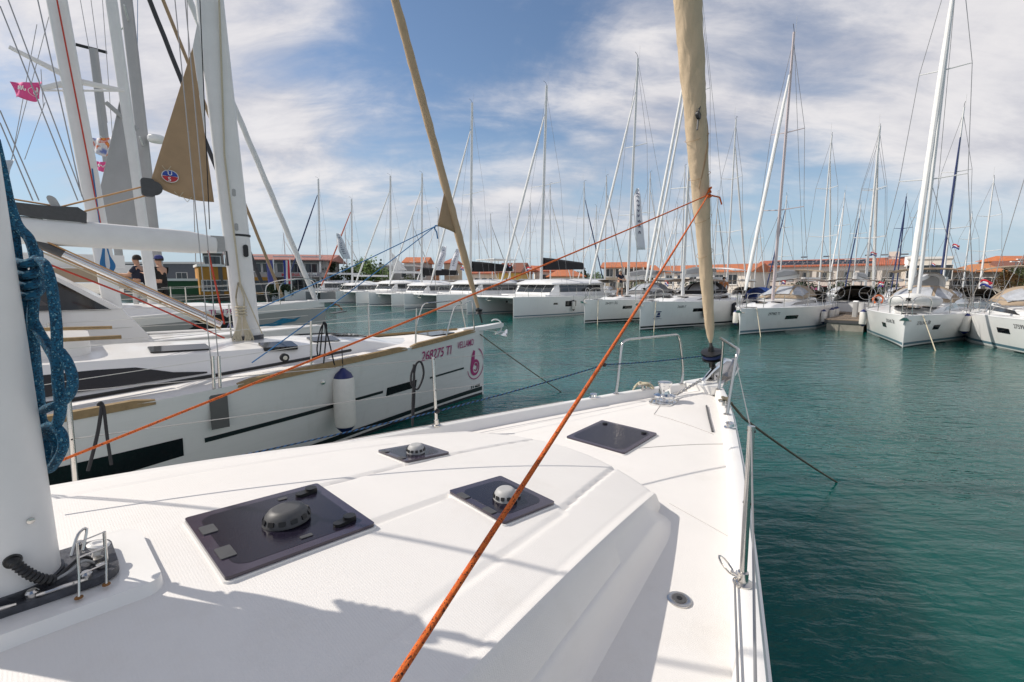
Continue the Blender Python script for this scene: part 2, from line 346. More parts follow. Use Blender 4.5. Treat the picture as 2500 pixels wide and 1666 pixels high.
# coachroof with grooves
def zc(s): return 1.56-.02*s-.031*s*s if s > 0 else 1.56
def wt(s): return .985-.165*(s-.73)
GRV = [((.9,.19),(2.42,.235),.011), ((.86,-.255),(1.32,-.235),.011), ((1.6,-.6),(2.4,-.40),.012), ((1.56,-.625),(-1.2,-1.06),.007), ((1.56,.625),(-1.2,1.06),.007), ((1.64,-.235),(2.42,-.22),.0)]
def groove(s, t):
    d = 0.
    for (a, b, dep) in GRV:
        if dep == 0: continue
        ux, uy = b[0]-a[0], b[1]-a[1]; l2 = ux*ux+uy*uy; k = max(0., min(1., ((s-a[0])*ux+(t-a[1])*uy)/l2))
        dist = math.hypot(s-a[0]-ux*k, t-a[1]-uy*k); d = max(d, dep*(1-smooth(.006, .02, dist)))
    return d
def roof(s, t):
    """height of the coachroof top at s, t"""
    w = wt(s); ze = zc(s)-.055; q = min(1., abs(t)/w)
    return zc(s)-(zc(s)-ze)*q*q
def nose(s, t):
    out = abs(t) >= wt(s); t = min(abs(t), wt(s)); sf = 2.55-.36*t*t
    return smooth(sf-.34, sf-.03, s) if out else smooth(sf-.15, sf, s)
def coach():
    S = [-1.6, -1.3, -1.0]+[lerp(-.8, 2.56, k/230.) for k in range(231)]; rows = []
    for s_ in S:
        w = wt(s_); ze = zc(s_)-.055; row = []
        def side(sg):
            zd = odk(s_, w+.11)
            z2 = lerp(zd, ze, .52)
            return [(w+.13, zd-.012), (w+.11, zd+.004), (w+.095, zd+.016), (w+.082, zd+.04), (w+.07, lerp(zd, z2, .75)), (w+.062, z2-.004), (w+.054, z2+.008), (w+.046, z2+.012), (w+.012, ze-.02), (w+.002, ze-.004), (w-.01, ze+.007), (w-.026, ze+.008), (w-.042, ze+.003)]
        L_ = side(-1); n = 118; m_ = w-.055
        pts = [(-a, b) for a, b in L_]+[(lerp(-m_, m_, k/n), None) for k in range(n+1)]+[(a, b) for a, b in L_[::-1]]
        for t, z in pts:
            if z is None: z = roof(s_, t)-groove(s_, t)
            row.append(Vector((s_, t, lerp(z, odk(s_, t)-.015, nose(s_, t)))))
        rows.append(row)
    MB().loft(rows, close=False, caps=False).build('coachroof', gelc, own)
gelc = M('coachroof_gelcoat', (.76, .735, .705), .5, var=.03, vs=2., bump=.22, bs=420.); ribs(gelc); dirt(gelc, (.48, .42, .33), .2, (2.2, 2.2, 2.2)); dirt(gelc, (.35, .3, .24), .3, (26, 26, 26), .66, .8)
coach()
def surf(s, t):
    return max(lerp(roof(s, t), odk(s, t)-.015, nose(s, t)) if abs(t) < wt(s) and s < 2.6 else 0., odk(s, t))
# deck seams (thin joints between the moulded panels)
seam_m = M('deck_seam', (.42, .40, .38), .7)
def seam(pts, r=.0035):
    P = []
    for (a, b) in zip(pts, pts[1:]):
        P += [Vector((lerp(a[0], b[0], k/12.), lerp(a[1], b[1], k/12.), 0)) for k in range(12)]
    P.append(Vector((pts[-1][0], pts[-1][1], 0)))
    for p in P: p.z = surf(p.x, p.y)+.0005
    MB().tube(P, r, 5, flat=1.).build('panel_seam', seam_m, own)
seam([(3.72, .0), (3.64, -.53)]); seam([(3.72, .0), (4.4, .18)]); seam([(2.95, -.26), (3.52, -.66)], .003)
seam([(2.38, -.74), (2.3, -1.07)], .002)
tube_o('locker_strap', [Vector((a, b, odk(a, b)+.006)) for a, b in ((4.30, -.235), (4.0, -.365), (3.68, -.51))], .009, dgrey, own, 6)
# hatches
pane_m = M('acrylic_rim', (.045, .035, .055), .2, var=.15, vs=14., coat=.15)
pane_d = M('acrylic_smoked', (.0125, .0105, .017), .16, var=.5, vs=22., bump=.06, bs=180., spec=.35)
def scratch(m):
    nt = m.node_tree; N = nt.nodes; L = nt.links; b = N['Principled BSDF']; tc = N.new('ShaderNodeTexCoord')
    mp = N.new('ShaderNodeMapping'); mp.inputs['Scale'].default_value = (14, 60, 14); mp.inputs['Rotation'].default_value = (0, 0, .6); L.new(tc.outputs['Object'], mp.inputs[0])
    n = N.new('ShaderNodeTexNoise'); n.inputs['Scale'].default_value = 2.2; n.inputs['Detail'].default_value = 10; n.inputs['Roughness'].default_value = .75; L.new(mp.outputs[0], n.inputs[0])
    r = N.new('ShaderNodeMapRange'); r.inputs[1].default_value = .58; r.inputs[2].default_value = .8; r.inputs[3].default_value = 0; r.inputs[4].default_value = .22; L.new(n.outputs[0], r.inputs[0])
    mx = N.new('ShaderNodeMix'); mx.data_type = 'RGBA'; mx.inputs[6].default_value = (.0125, .0105, .02, 1); mx.inputs[7].default_value = (.35, .33, .36, 1); L.new(r.outputs[0], mx.inputs[0]); L.new(mx.outputs[2], b.inputs['Base Color'])
scratch(pane_d)
def hatch(cs, ct, hs, ht, vent=None, hinges=(), handles=(), rim=.035):
    sl = (surf(cs+hs, ct)-surf(cs-hs, ct))/(2*hs); tl = (surf(cs, ct+ht)-surf(cs, ct-ht))/(2*ht); z0 = surf(cs, ct)+.002
    def P(dz): return lambda a, b: Vector((cs+a, ct+b, z0+sl*a+tl*b+dz))
    fr = MB().prism(rrect(hs+.006, ht+.006, .018), P(-.04), P(.001)).build('hatch_frame', gel, own)
    pn = MB().prism(rrect(hs, ht, .012), P(.003), P(.0135)).build('hatch_pane', pane_m, own)
    MB().prism(rrect(hs-rim, ht-rim, .05, 6), P(.010), P(.0142)).build('smoked_centre', pane_d, pn)
    for (a, b, c, d) in hinges: MB().prism([(a+x, b+y) for x, y in rrect(c, d, .004, 2)], P(.012), P(.0175)).build('hinge', dgrey, pn)
    for (a, b, rz) in handles:
        c_, s__ = math.cos(rz), math.sin(rz); T = lambda pts: [(a+x*c_-y*s__, b+x*s__+y*c_) for x, y in pts]
        MB().prism(T(rrect(.045, .016, .014)), P(.0125), P(.0255)).prism(T([(x+.02, y) for x, y in rrect(.022, .02, .019)]), P(.0245), P(.0335)).build('latch_handle', black, pn)
    return pn, P
def vent(P, a, b, r, h, mat, mesh_n=10, oval=1.):
    o = P(.014)(a, b); Mx = Matrix.Translation(o)
    v = MB().lathe([(r*.9, 0), (r*1.0, .004), (r*1.0, h*.16), (r*.97, h*.25), (r*.88, h*.6), (r*.74, h*.85), (r*.6, h*.97), (r*.55, h*.985), (r*.3, h), (.002, h)], 40, Mx, sx=oval).build('vent_cap', mat, own)
    for k in range(mesh_n):
        an = 2*math.pi*k/mesh_n; c = o+Vector((math.cos(an)*r*.915*oval, math.sin(an)*r*.915, h*.42))
        X = Matrix.Translation(c) @ Matrix.Rotation(an, 4, 'Z') @ Matrix.Rotation(-.32, 4, 'Y')
        MB().prism(rrect(r*.15, h*.15, h*.05, 3), lambda y, z: X @ Vector((-.012, y, z)), lambda y, z: X @ Vector((.0045, y, z))).build('vent_slot', black, v)
pn, P = hatch(.632, -.055, .238, .24, hinges=((-.2, .09, .022, .032), (-.2, -.1, .022, .038), (.02, -.17, .02, .009), (.07, .17, .016, .01)), handles=((.16, -.165, .2), (.16, .16, .2)))
vent(P, .015, -.02, .072, .055, dgrey, 12, 1.12)
pn, P = hatch(1.48, .345, .142, .14, hinges=((-.13, .08, .015, .02), (-.13, -.08, .015, .02)), rim=.03); vent(P, -.01, -.035, .05, .048, lgrey, 12)
pn, P = hatch(1.425, -.395, .162, .168, hinges=((-.145, .09, .016, .028), (-.145, -.07, .016, .028)), rim=.034); vent(P, -.01, -.03, .053, .05, lgrey, 12)
MB().lathe([(.02, 0), (.022, .012), (.015, .02), (.002, .021)], 16, Matrix.Translation(P(.0135)(.06, -.03))).build('latch_knob', lgrey, pn)
pn, P = hatch(3.02, .0, .25, .243, rim=.03); MB().lathe([(.02, 0), (.02, .01), (.002, .013)], 14, Matrix.Translation(P(.0135)(.18, -.17))).build('latch_knob', black, pn)
MB().lathe([(.02, 0), (.02, .01), (.002, .013)], 14, Matrix.Translation(P(.0135)(.18, .17))).build('latch_knob', black, pn)
# mast pad, mast step, mast
pad = MB().prism([(x+.045, y) for x, y in rrect(.225, .205, .05, 5)], lambda a, b: Vector((a*1.06-.01, b*1.08, 1.53)), lambda a, b: Vector((a, b, 1.598-.02*smooth(.12, .3, a)))).build('mast_pad', gel, own)
st = MB().prism([(x+.0, y) for x, y in rrect(.19, .125, .05, 4)], lambda a, b: Vector((a, b, 1.59)), lambda a, b: Vector((a, b, 1.612))).build('mast_step', plate, own)
for a in (-.1, .02, .12):
    for b in (-.105, .105):
        MB().lathe([(.014, 0), (.014, .014), (.009, .02), (.002, .02)], 12, Matrix.Translation((a, b, 1.61))).build('bolt', steel, st)
for a in (-.04, .09): tube_o('step_loop', spline([(a-.06, -.112, 1.613), (a-.055, -.128, 1.622), (a, -.131, 1.622), (a+.03, -.118, 1.613)], 4), .0045, steel, st, 6)
mo = [(.088*math.cos(a) if math.cos(a) > 0 else .21*math.cos(a), .088*math.sin(a)) for a in [2*math.pi*k/36 for k in range(36)]]
mo = [(x-.01, y) for x, y in mo]
mast = MB().prism(mo, lambda a, b: Vector((a, b, 1.61)), lambda a, b: Vector((a-.14, b, 17.3))).build('mast', alu_w, own)
MB().prism([(x*1.08, y*1.1) for x, y in mo], lambda a, b: Vector((a, b, 1.611)), lambda a, b: Vector((a, b, 1.628))).build('mast_collar', plate, mast)
MB().lathe([(.008, -.003), (.008, .003), (.002, .004)], 10, Matrix.Translation((.035, -.079, 1.80)) @ Matrix.Rotation(R(90), 4, 'X')).build('rivet', steel, mast)
# sheave box on the mast face
sb = MB().box(-.125, -.085, -.108, -.072, 1.93, 2.17).build('sheave_box', dgrey, mast)
for k, z in enumerate((2.035, 2.075, 2.115, 2.155, 2.235)):
    MB().lathe([(.018, -.016), (.036, -.014), (.028, 0), (.036, .014), (.018, .016)], 24, Matrix.Translation((-.09, -.105, z)) @ Matrix.Rotation(.15, 4, 'X')).build('sheave', lgrey, sb)
# cable conduit at the mast foot, deck gland and dorade cap
con = spline([(-.005, -.085, 1.712), (.0, -.105, 1.71), (.015, -.112, 1.685), (.035, -.107, 1.655), (.06, -.095, 1.63)], 7)
MB().tube(con, [.0115+.0016*(1 if k % 2 else -1) for k in range(len(con))], 14).build('conduit', black, own)
MB().lathe([(.016, -.010), (.018, 0), (.016, .010)], 18, Matrix.Translation(con[0]) @ Matrix.Rotation(R(90), 4, 'X')).build('conduit_gland', black, own)
for k, dz in enumerate((0, .012, -.006)):
    tube_o('cable', spline([con[-1], (.09, -.07+.012*k, 1.628+dz*.6), (.12, -.05+.012*k, 1.636+dz*.6), (.145, -.035+.012*k, 1.61)], 6), .004, (lgrey, black, lgrey)[k], own, 8)
for (a, b) in ((.15, -.03), (.155, -.075)):
    MB().lathe([(.017, 0), (.017, .004), (.008, .006), (.008, .02), (.013, .022), (.013, .03), (.004, .033), (.002, .033)], 18, Matrix.Translation((a, b, 1.593))).build('cable_gland', steel, own)
vz = 1.645
MB().lathe([(.010, -.05), (.010, -.014), (.018, -.008), (.025, 0), (.027, .005), (.022, .01), (.015, .01), (.012, .005), (.002, .005)], 22, Matrix.Translation((.155, -.005, vz)) @ Matrix.Rotation(.25, 4, 'Y')).build('vent_cowl', gel, own)
# stainless rope guard
rk = []
A, B_ = Vector((.10, -.165, 1.594)), Vector((.155, -.148, 1.594)); up1 = Vector((.006, .022, .05)); up2 = Vector((.01, .03, .135))
tp = []
tube_o('rope_guard', [A, A+up1, A+up2, B_+up2, B_+up1, B_], .003, steel, own, 8)
tube_o('rope_guard', [A+up1, B_+up1], .0024, steel, own, 8); tube_o('rope_guard', [A.lerp(A+up2, .7)+Vector((0, .006, 0)), B_.lerp(B_+up2, .7)+Vector((0, .006, 0))], .0024, steel, own, 8)
tube_o('rope_guard', [A+up2, A+up2+Vector((.0, .035, -.07)), A+Vector((.01, .075, .0))], .0026, steel, own, 8); tube_o('rope_guard', [B_+up2, B_+up2+Vector((.0, .035, -.07)), B_+Vector((.01, .075, .0))], .004, steel, own, 8)
for q in (A, B_): MB().lathe([(.009, 0), (.009, .003), (.004, .004)], 14, Matrix.Translation(q)).build('rusty_foot', rust, own)
tube_o('padeye', spline([(.10, .06, 1.612), (.12, .085, 1.66), (.14, .095, 1.665), (.125, .075, 1.612)], 4), .004, steel, own, 6)
# deck filler, deck fittings, cleats
dp = Vector((1.71, -1.08, 0)); dp.z = odk(dp.x, dp.y)
MB().lathe([(.046, -.004), (.046, .004), (.038, .007), (.027, .006)], 32, Matrix.Translation(dp)).build('deck_filler', steel, own)
MB().lathe([(.027, 0), (.027, .008), (.012, .0085), (.002, .006)], 28, Matrix.Translation(dp)).build('filler_cap', dgrey, own)
MB().lathe([(.011, 0), (.011, .0098), (.002, .0098)], 8, Matrix.Translation(dp)).build('key_recess', black, own)
def fairlead(s_, sg):
    p = Vector((s_, sg*(ow(s_)-.045), oz(s_)))
    MB().lathe([(.042, 0), (.042, .006), (.03, .012), (.028, .03), (.033, .036), (.02, .042), (.002, .043)], 20, Matrix.Translation(p), sx=1.25).build('navigation_base', chrome, own)
fairlead(3.72, 1); fairlead(3.66, -1)
def cleat(s_, sg):
    p = Vector((s_, sg*(ow(s_)-.05), oz(s_)))
    o = MB(); o.tube([p+Vector((-.13, 0, .052)), p+Vector((-.06, 0, .045)), p+Vector((.06, 0, .045)), p+Vector((.13, 0, .052))], [.008, .013, .013, .008], 8)
    for d in (-.04, .04): o.tube([p+Vector((d, 0, 0)), p+Vector((d*.9, 0, .045))], .012, 8)
    o.build('cleat', steel, own); return p
c1 = cleat(4.3, 1); c2 = cleat(4.25, -1)
# windlass
wp = Vector((4.14, .1, odk(4.14, .1)))
WS = Matrix.Translation(wp) @ Matrix.Scale(1.3, 4)
wl = MB().lathe([(.085, 0), (.085, .012), (.06, .02), (.055, .03), (.075, .04), (.078, .055), (.06, .062), (.045, .068), (.04, .1), (.043, .125), (.05, .135), (.05, .15), (.03, .156), (.002, .157)], 28, WS).build('windlass', chrome, own)
MB().prism([(x-.02, y) for x, y in rrect(.155, .11, .1, 6)], lambda a, b: wp+Vector((a, b, -.004)), lambda a, b: wp+Vector((a, b, .012))).build('windlass_base', chrome, wl)
MB().lathe([(.042, .07), (.036, .085), (.034, .11), (.041, .128)], 24, WS).build('capstan_drum', beige_r, wl)
def chain(path, name, parent, pitch=.034, r=.0058):
    P = []; acc = 0.
    pts = spline(path, 10); mb = MB(); k = 0; i = 0; need = 0.
    for a, b in zip(pts, pts[1:]):
        l = (b-a).length
        while need <= l:
            p = a.lerp(b, need/l); t = (b-a).normalized(); up = Vector((0, 0, 1)) if abs(t.z) < .95 else Vector((1, 0, 0)); n_ = t.cross(up).normalized(); b2 = n_.cross(t)
            sd_ = n_ if k % 2 else b2; k += 1
            mb.tube([p+t*(math.cos(q)*pitch*.72)+sd_*(math.sin(q)*pitch*.42) for q in [2*math.pi*j/8 for j in range(8)]], r, 5, closed=True); need += pitch
        need -= l
    mb.build(name, steel, parent)
an = [wp+Vector((.085*math.cos(q), .085*math.sin(q), .062)) for q in (3.6, 4.4, 5.2, 6.0)]
chain(an+[wp+Vector((.2, -.03, .045)), (4.55, .03, 1.36), (4.78, .0, 1.40)], 'anchor_chain', own)
# pulpit, stanchions, lifelines
def pulpit(sg):
    f1 = Vector((3.97, sg*(ow(3.97)-.05), oz(3.97))); f2 = Vector((4.74, sg*(ow(4.74)-.06), oz(4.74)))
    hh = .5
    p = spline([f1, f1+Vector((.03, 0, .12)), f1+Vector((.10, sg*.01, hh-.06)), f1+Vector((.14, sg*.01, hh)), f1+Vector((.22, -sg*.01, hh+.02))], 5)+spline([f2+Vector((-.12, sg*.03, hh+.03)), f2+Vector((-.05, sg*.03, hh+.0)), f2+Vector((-.01, sg*.02, hh-.1)), f2+Vector((.03, 0, .14)), f2], 5)
    o = tube_o('pulpit', p, .0135, steel, own, 10)
    for f in (f1, f2): MB().lathe([(.03, 0), (.03, .006), (.016, .012)], 16, Matrix.Translation(f)).build('pulpit_foot', steel, o)
    return f1+Vector((.10, 0, hh-.02))
tp = {sg: pulpit(sg) for sg in (-1, 1)}
tops = {}
def stanchion(s_, sg, hh=.61, lean=.03):
    b = Vector((s_, sg*(ow(s_)-.055), oz(s_))); t = b+Vector((.02, sg*lean, hh))
    o = tube_o('stanchion', [b+Vector((0, 0, .004)), t], .0135, steel, own, 12)
    MB().lathe([(.036, 0), (.036, .007), (.02, .012), (.019, .05), (.0145, .052)], 18, Matrix.Translation(b)).build('stanchion_base', steel, o)
    for q in (.97, .52): MB().lathe([(.005, -.0145), (.005, .0145)], 8, Matrix.Translation(b.lerp(t, q)) @ Matrix.Rotation(R(90), 4, 'X')).build('wire_hole', black, o)
    return b, t
S1 = stanchion(1.86, -1, .62, -.012); S2 = stanchion(-.35, -1); Pm = stanchion(2.24, 1, .55, .05); Pa = stanchion(.18, 1, .6, .06)
tube_o('stanchion_ring', [S1[0]+Vector((.03, .07, .03))+Vector((.02*math.cos(q), .03*math.sin(q), .028*math.sin(q))) for q in [2*math.pi*k/12 for k in range(13)]], .004, steel, own, 6)
tube_o('stanchion_ring', [S1[0]+Vector((.0, .0, .02)), S1[0]+Vector((.025, .05, .018))], .006, steel, own, 6)
for (a, b), end in (((S1, S2), tp[-1]), ((Pm, Pa), tp[1])):
    for q in (.97, .52):
        bb = b[0].lerp(b[1], q)+(Vector((0, .11, 0)) if a is S1 else Vector())
        if not (a is S1 and q < .9): tube_o('lifeline', [a[0].lerp(a[1], q), bb], .0028, wire, own, 6)
        if a is S1 and q < .9: continue
        e = end if q > .9 else end+Vector((.02, 0, -.24))
        tube_o('lifeline', [a[0].lerp(a[1], q), e], .0024, wire, own, 6)
tube_o('jackstay', [Vector((s_, -(ow(s_)-.085), oz(s_)+.014)) for s_ in (1.84, 1.2, .5, -.4)], .0045, wire, own, 6)
tube_o('jackstay', [Vector((s_, (ow(s_)-.04), oz(s_)+.012)) for s_ in (3.4, 2.6, 1.9, 1.2, .5, -.4)], .0045, wire, own, 6)
# standing rigging (its shadows cross the deck)
for sg in (-1, 1):
    for (x, t) in ((-.42, 1.75), (-.36, 1.62)): tube_o('shroud', [Vector((x, sg*t, 1.2)), Vector((-.3, sg*1.0, 6.8)), Vector((-.2, sg*.1, 12))], .005, wire, own, 6)
for k, (x, y) in enumerate(((-.10, .085), (-.06, .09), (-.02, .085))): tube_o('halyard', [Vector((x, y*1.7, 1.63)), Vector((x-.03, y, 3.2)), Vector((x-.1, y, 14))], .0065, wire_l, own, 6)
# ------------------------------------------------------------------ things on the own boat
def wtube(name, pts, r, mat, label, cat, n=8, group=None, **k): return tag(MB().tube(pts, r, n, **k).build(name, mat), label, cat, group)
# furled headsail with its drum
def wrap_relief(m, sv, strength, dist):
    nt = m.node_tree; N = nt.nodes; L = nt.links; b = N['Principled BSDF']; uv = N.new('ShaderNodeUVMap'); mp = N.new('ShaderNodeMapping'); mp.inputs['Scale'].default_value = (1., sv, 1); mp.inputs['Rotation'].default_value = (0, 0, .0); L.new(uv.outputs[0], mp.inputs[0])
    sp = N.new('ShaderNodeSeparateXYZ'); L.new(mp.outputs[0], sp.inputs[0]); ad = N.new('ShaderNodeMath'); ad.operation = 'ADD'; L.new(sp.outputs[0], ad.inputs[0]); L.new(sp.outputs[1], ad.inputs[1])
    nz = N.new('ShaderNodeTexNoise'); nz.inputs['Scale'].default_value = 2.; nz.inputs['Detail'].default_value = 5; L.new(mp.outputs[0], nz.inputs[0])
    a2 = N.new('ShaderNodeMath'); a2.operation = 'MULTIPLY_ADD'; a2.inputs[1].default_value = .9; L.new(nz.outputs[0], a2.inputs[0]); L.new(ad.outputs[0], a2.inputs[2])
    fr = N.new('ShaderNodeMath'); fr.operation = 'FRACT'; L.new(a2.outputs[0], fr.inputs[0])
    tc = N.new('ShaderNodeTexCoord'); mp2 = N.new('ShaderNodeMapping'); mp2.inputs['Scale'].default_value = (5, 5, 1.1); mp2.inputs['Rotation'].default_value = (.45, .3, 0); L.new(tc.outputs['Object'], mp2.inputs[0])
    n2 = N.new('ShaderNodeTexNoise'); n2.inputs['Scale'].default_value = 2.5; n2.inputs['Detail'].default_value = 6; n2.inputs['Distortion'].default_value = 1.2; L.new(mp2.outputs[0], n2.inputs[0])
    a3 = N.new('ShaderNodeMath'); a3.operation = 'MULTIPLY_ADD'; a3.inputs[1].default_value = 1.6; L.new(n2.outputs[0], a3.inputs[0]); L.new(fr.outputs[0], a3.inputs[2])
    bp = N.new('ShaderNodeBump'); bp.inputs['Strength'].default_value = strength; bp.inputs['Distance'].default_value = dist; L.new(a3.outputs[0], bp.inputs['Height']); L.new(bp.outputs[0], b.inputs['Normal'])
wrap_relief(tan_l, .9, .28, .03)
fb_, ft_ = Vector((5.1, 0, 1.44)), Vector((-.1, 0, 17.2))
fs = thing('furled_headsail', 'tan furled headsail rolled round its stay above the black drum at our bow', 'sail', OB.wor(fb_), OB.rz)
def stay(f): return (fb_.lerp(ft_, f)-fb_)
prof = [(.0205, .012), (.025, .03), (.032, .045), (.05, .055), (.075, .062), (.1, .068), (.104, .076), (.14, .088), (.2, .108), (.26, .12), (.35, .125), (.5, .11), (.75, .08), (.97, .03)]
def rad(f):
    for (a, x), (b, y) in zip(prof, prof[1:]):
        if f <= b: return lerp(x, y, (f-a)/(b-a))
    return .03
ff = [.0205+.0018*k for k in range(130)]+[.2545+.03*k for k in range(1, 24)]
MB().tube([stay(f) for f in ff], [rad(f) for f in ff], 40, wob=lambda q, a: 1+.03*math.sin(2*a+q*45)+.022*math.sin(5*a-q*80)+.018*math.sin(9*a+q*210)+(.02 if math.sin(a-q*120) > .93 else 0.)).build('rolled_sail', tan_l, fs)
tube_o('stay_foil', [stay(0.002), stay(.021)], .016, dgrey, fs, 10)
for f in (.0995, .123, .079, .143):
    MB().tube([stay(f+.004*math.sin(a*1.))+Vector((math.cos(a)*(rad(f)+.004), math.sin(a)*(rad(f)+.004), .09*math.cos(a+1))) for a in [2*math.pi*k/30 for k in range(31)]], .0022, 6).build('sail_seam', tan, fs)
tube_o('sail_edge', [stay(f)+Vector((-math.cos(a)*(rad(f)+.003), -math.sin(a)*(rad(f)+.003), 0)) for f, a in [(.115+.0015*k, .2+.085*k) for k in range(28)]], .006, tan, fs, 6)
Mz = Matrix.Translation((0, 0, 0))
dr = MB().lathe([(.03, -.13), (.036, -.06), (.05, -.05), (.098, -.04), (.10, -.03), (.066, -.024), (.066, .032), (.106, .036), (.108, .05), (.035, .06), (.024, .11)], 28, Matrix.Translation(stay(.0115)) @ Matrix.Rotation(-.3, 4, 'Y')).build('furling_drum', black, fs)
MB().lathe([(.065, -.02), (.09, -.01), (.092, .018), (.068, .03)], 26, Matrix.Translation(stay(.0115)) @ Matrix.Rotation(-.3, 4, 'Y')).build('line_on_drum', navy_cl, dr)
tube_o('drum_link', [stay(.005), stay(0)+Vector((.03, 0, -.11))], .014, steel, fs, 8)
MB().box(-.02, .02, -.012, .012, -.12, -.05, Matrix.Translation(stay(0.005)+Vector((.01, 0, .06)))).build('toggle', steel, fs)
# block on the sail
blk = stay(.152)+Vector((-.10, -.06, 0))
MB().lathe([(.03, -.014), (.036, -.01), (.036, .01), (.03, .014)], 18, Matrix.Translation(blk) @ Matrix.Rotation(R(80), 4, 'X')).build('sheet_block', black, fs)
tube_o('block_lashing', [blk+Vector((0, 0, .03)), blk+Vector((.04, -.02, .14))], .008, dgrey, fs, 6); tube_o('block_lashing', [blk+Vector((0, 0, -.03)), blk+Vector((-.03, -.01, -.13))], .008, dgrey, fs, 6)
# anchor in its roller
anc = thing('anchor', 'galvanised plough anchor stowed in the roller at our bow', 'anchor', OB.wor((5.1, -.08, 1.33)), OB.rz)
tube_o('shank', [Vector((-.32, .07, .05)), Vector((-.1, .05, .14)), Vector((.16, .02, .22)), Vector((.3, 0, .2))], [.018, .026, .03, .022], 8 and chrome, anc, 8)
def fluke(sg):
    MB().loft([[Vector(q) for q in r_] for r_ in ([(.02, 0, -.02), (.02, sg*.13, .06), (.03, sg*.12, .08)], [(.25, 0, .03), (.27, sg*.11, .13), (.27, sg*.1, .15)], [(.46, 0, .20), (.46, sg*.012, .215), (.45, sg*.01, .22)])]).build('fluke', steel, anc)
fluke(1); fluke(-1)
MB().lathe([(.03, -.05), (.045, -.04), (.03, 0), (.045, .04), (.03, .05)], 16, Matrix.Translation((.1, .05, .02)) @ Matrix.Rotation(R(90), 4, 'X')).build('roller', black, anc)
MB().box(-.12, .2, -.02, -.012, -.04, .1).box(-.12, .2, .1, .108, -.04, .1).build('roller_cheek', steel, anc)
# orange line: one rope, tied round the furled sail, two ends coming aft
kn = OB.wor(fb_)+Matrix.Rotation(OB.rz, 4, 'Z').to_3x3() @ (stay(.112)+Vector((-.02, -.075, 0)))
e1 = at_z(955, 1666, 1.62); dir_ = ray(900, 1760); e1 = EYE+ray(948, 1690).normalized()*.80
e2 = at_y(60, 1160, 1.62)
orope = thing('orange_rope', 'long orange rope tied round the tan furled sail and led aft in two ends', 'rope', kn)
MB().tube([p-kn for p in sag(kn, e1, .015, 40)], .0056, 12).build('rope_end', orange_r, orope)
MB().tube([p-kn for p in sag(kn, e2, .02, 40)], .0056, 12).build('rope_end', orange_r, orope)
tl = at_y(1757, 482, kn.y+.03)
tube_o('rope_tail', [p-kn for p in (kn, kn.lerp(tl, .5), tl, at_y(1762, 500, tl.y))], .0075, orange_r, orope, 8)
MB().tube(spline([Vector(q)*.022 for q in ((1, 0, 1), (.2, -1, 1.4), (-1, -.3, .2), (-.2, -1.2, -1), (1, -.6, -.6), (.6, .8, .6), (-.8, .2, 1), (.3, -1, 2.3), (.8, -.6, 2.9), (.2, .2, 2.2))], 5), .0085, 8).build('knot', orange_r, orope)
# blue rope coil hanging at the mast
bc = thing('rope_coil', 'thick blue flecked rope coil hanging in loops at the edge of our mast', 'rope', OB.wor((0.1, .1, 1.7)))
bo = OB.wor((0.1, .1, 1.7))
def bpath(px, Y=1.225, n=8): return [p-bo for p in spline([at_y(u, v, Y+dy) for u, v, dy in px], n)]
BL = [[(-14,340,.02),(-2,390,.02),(12,450,.02),(26,520,.02),(38,600,.01),(46,680,.01),(52,760,.01),(62,840,0),(74,920,0),(90,1000,0)],
      [(50,640,0),(62,720,0),(71,800,0),(81,880,0),(91,960,0),(104,1040,0),(118,1100,0),(125,1138,0)],
      [(18,480,.03),(42,548,.02),(72,585,.01),(87,640,0),(86,700,-.01),(80,770,-.01),(84,850,.01),(92,930,.02),(98,990,.02)],
      [(64,730,.01),(80,780,0),(98,815,-.01),(118,848,-.02),(136,885,-.03),(141,940,-.03),(146,1000,-.03),(136,1040,-.02),(110,1068,0)],
      [(84,640,-.01),(106,642,-.02),(122,680,-.03),(132,740,-.03),(138,800,-.04),(140,870,-.04),(142,930,-.04),(150,985,-.04),(142,1030,-.03),(120,1062,0)],
      [(146,858,-.04),(164,884,-.05),(177,922,-.05),(173,958,-.05),(150,984,-.04),(118,996,-.02),(100,1004,.01)],
      [(96,1050,0),(124,1040,-.02),(148,1056,-.03),(155,1086,-.03),(144,1116,-.02),(120,1146,0),(106,1118,.02)],
      [(104,1030,.01),(128,1062,-.01),(140,1090,-.01),(132,1122,0),(112,1140,.01)]]
for i, b in enumerate(BL): MB().tube(bpath(b), .0118 if i < 7 else .0112, 12).build('rope_loop', blue_r, bc)
for k, v in enumerate((640, 668, 694, 718)):
    MB().tube(bpath([(28+k*4, v-14, .07), (40+k*3, v, -.005), (66+k*3, v+4, -.03), (90+k*2, v-8, 0), (92+k*2, v-24, .06)]), .0115, 10).build('rope_turn', blue_r, bc)
MB().tube([OB.wor(q)-bo for q in spline([(-.16, -.1, 2.33), (-.115, -.125, 2.2), (-.095, -.13, 2.08), (-.1, -.125, 2.02), (-.13, -.11, 2.0)], 8)], .011, 10).build('rope_loop', blue_r, bc)
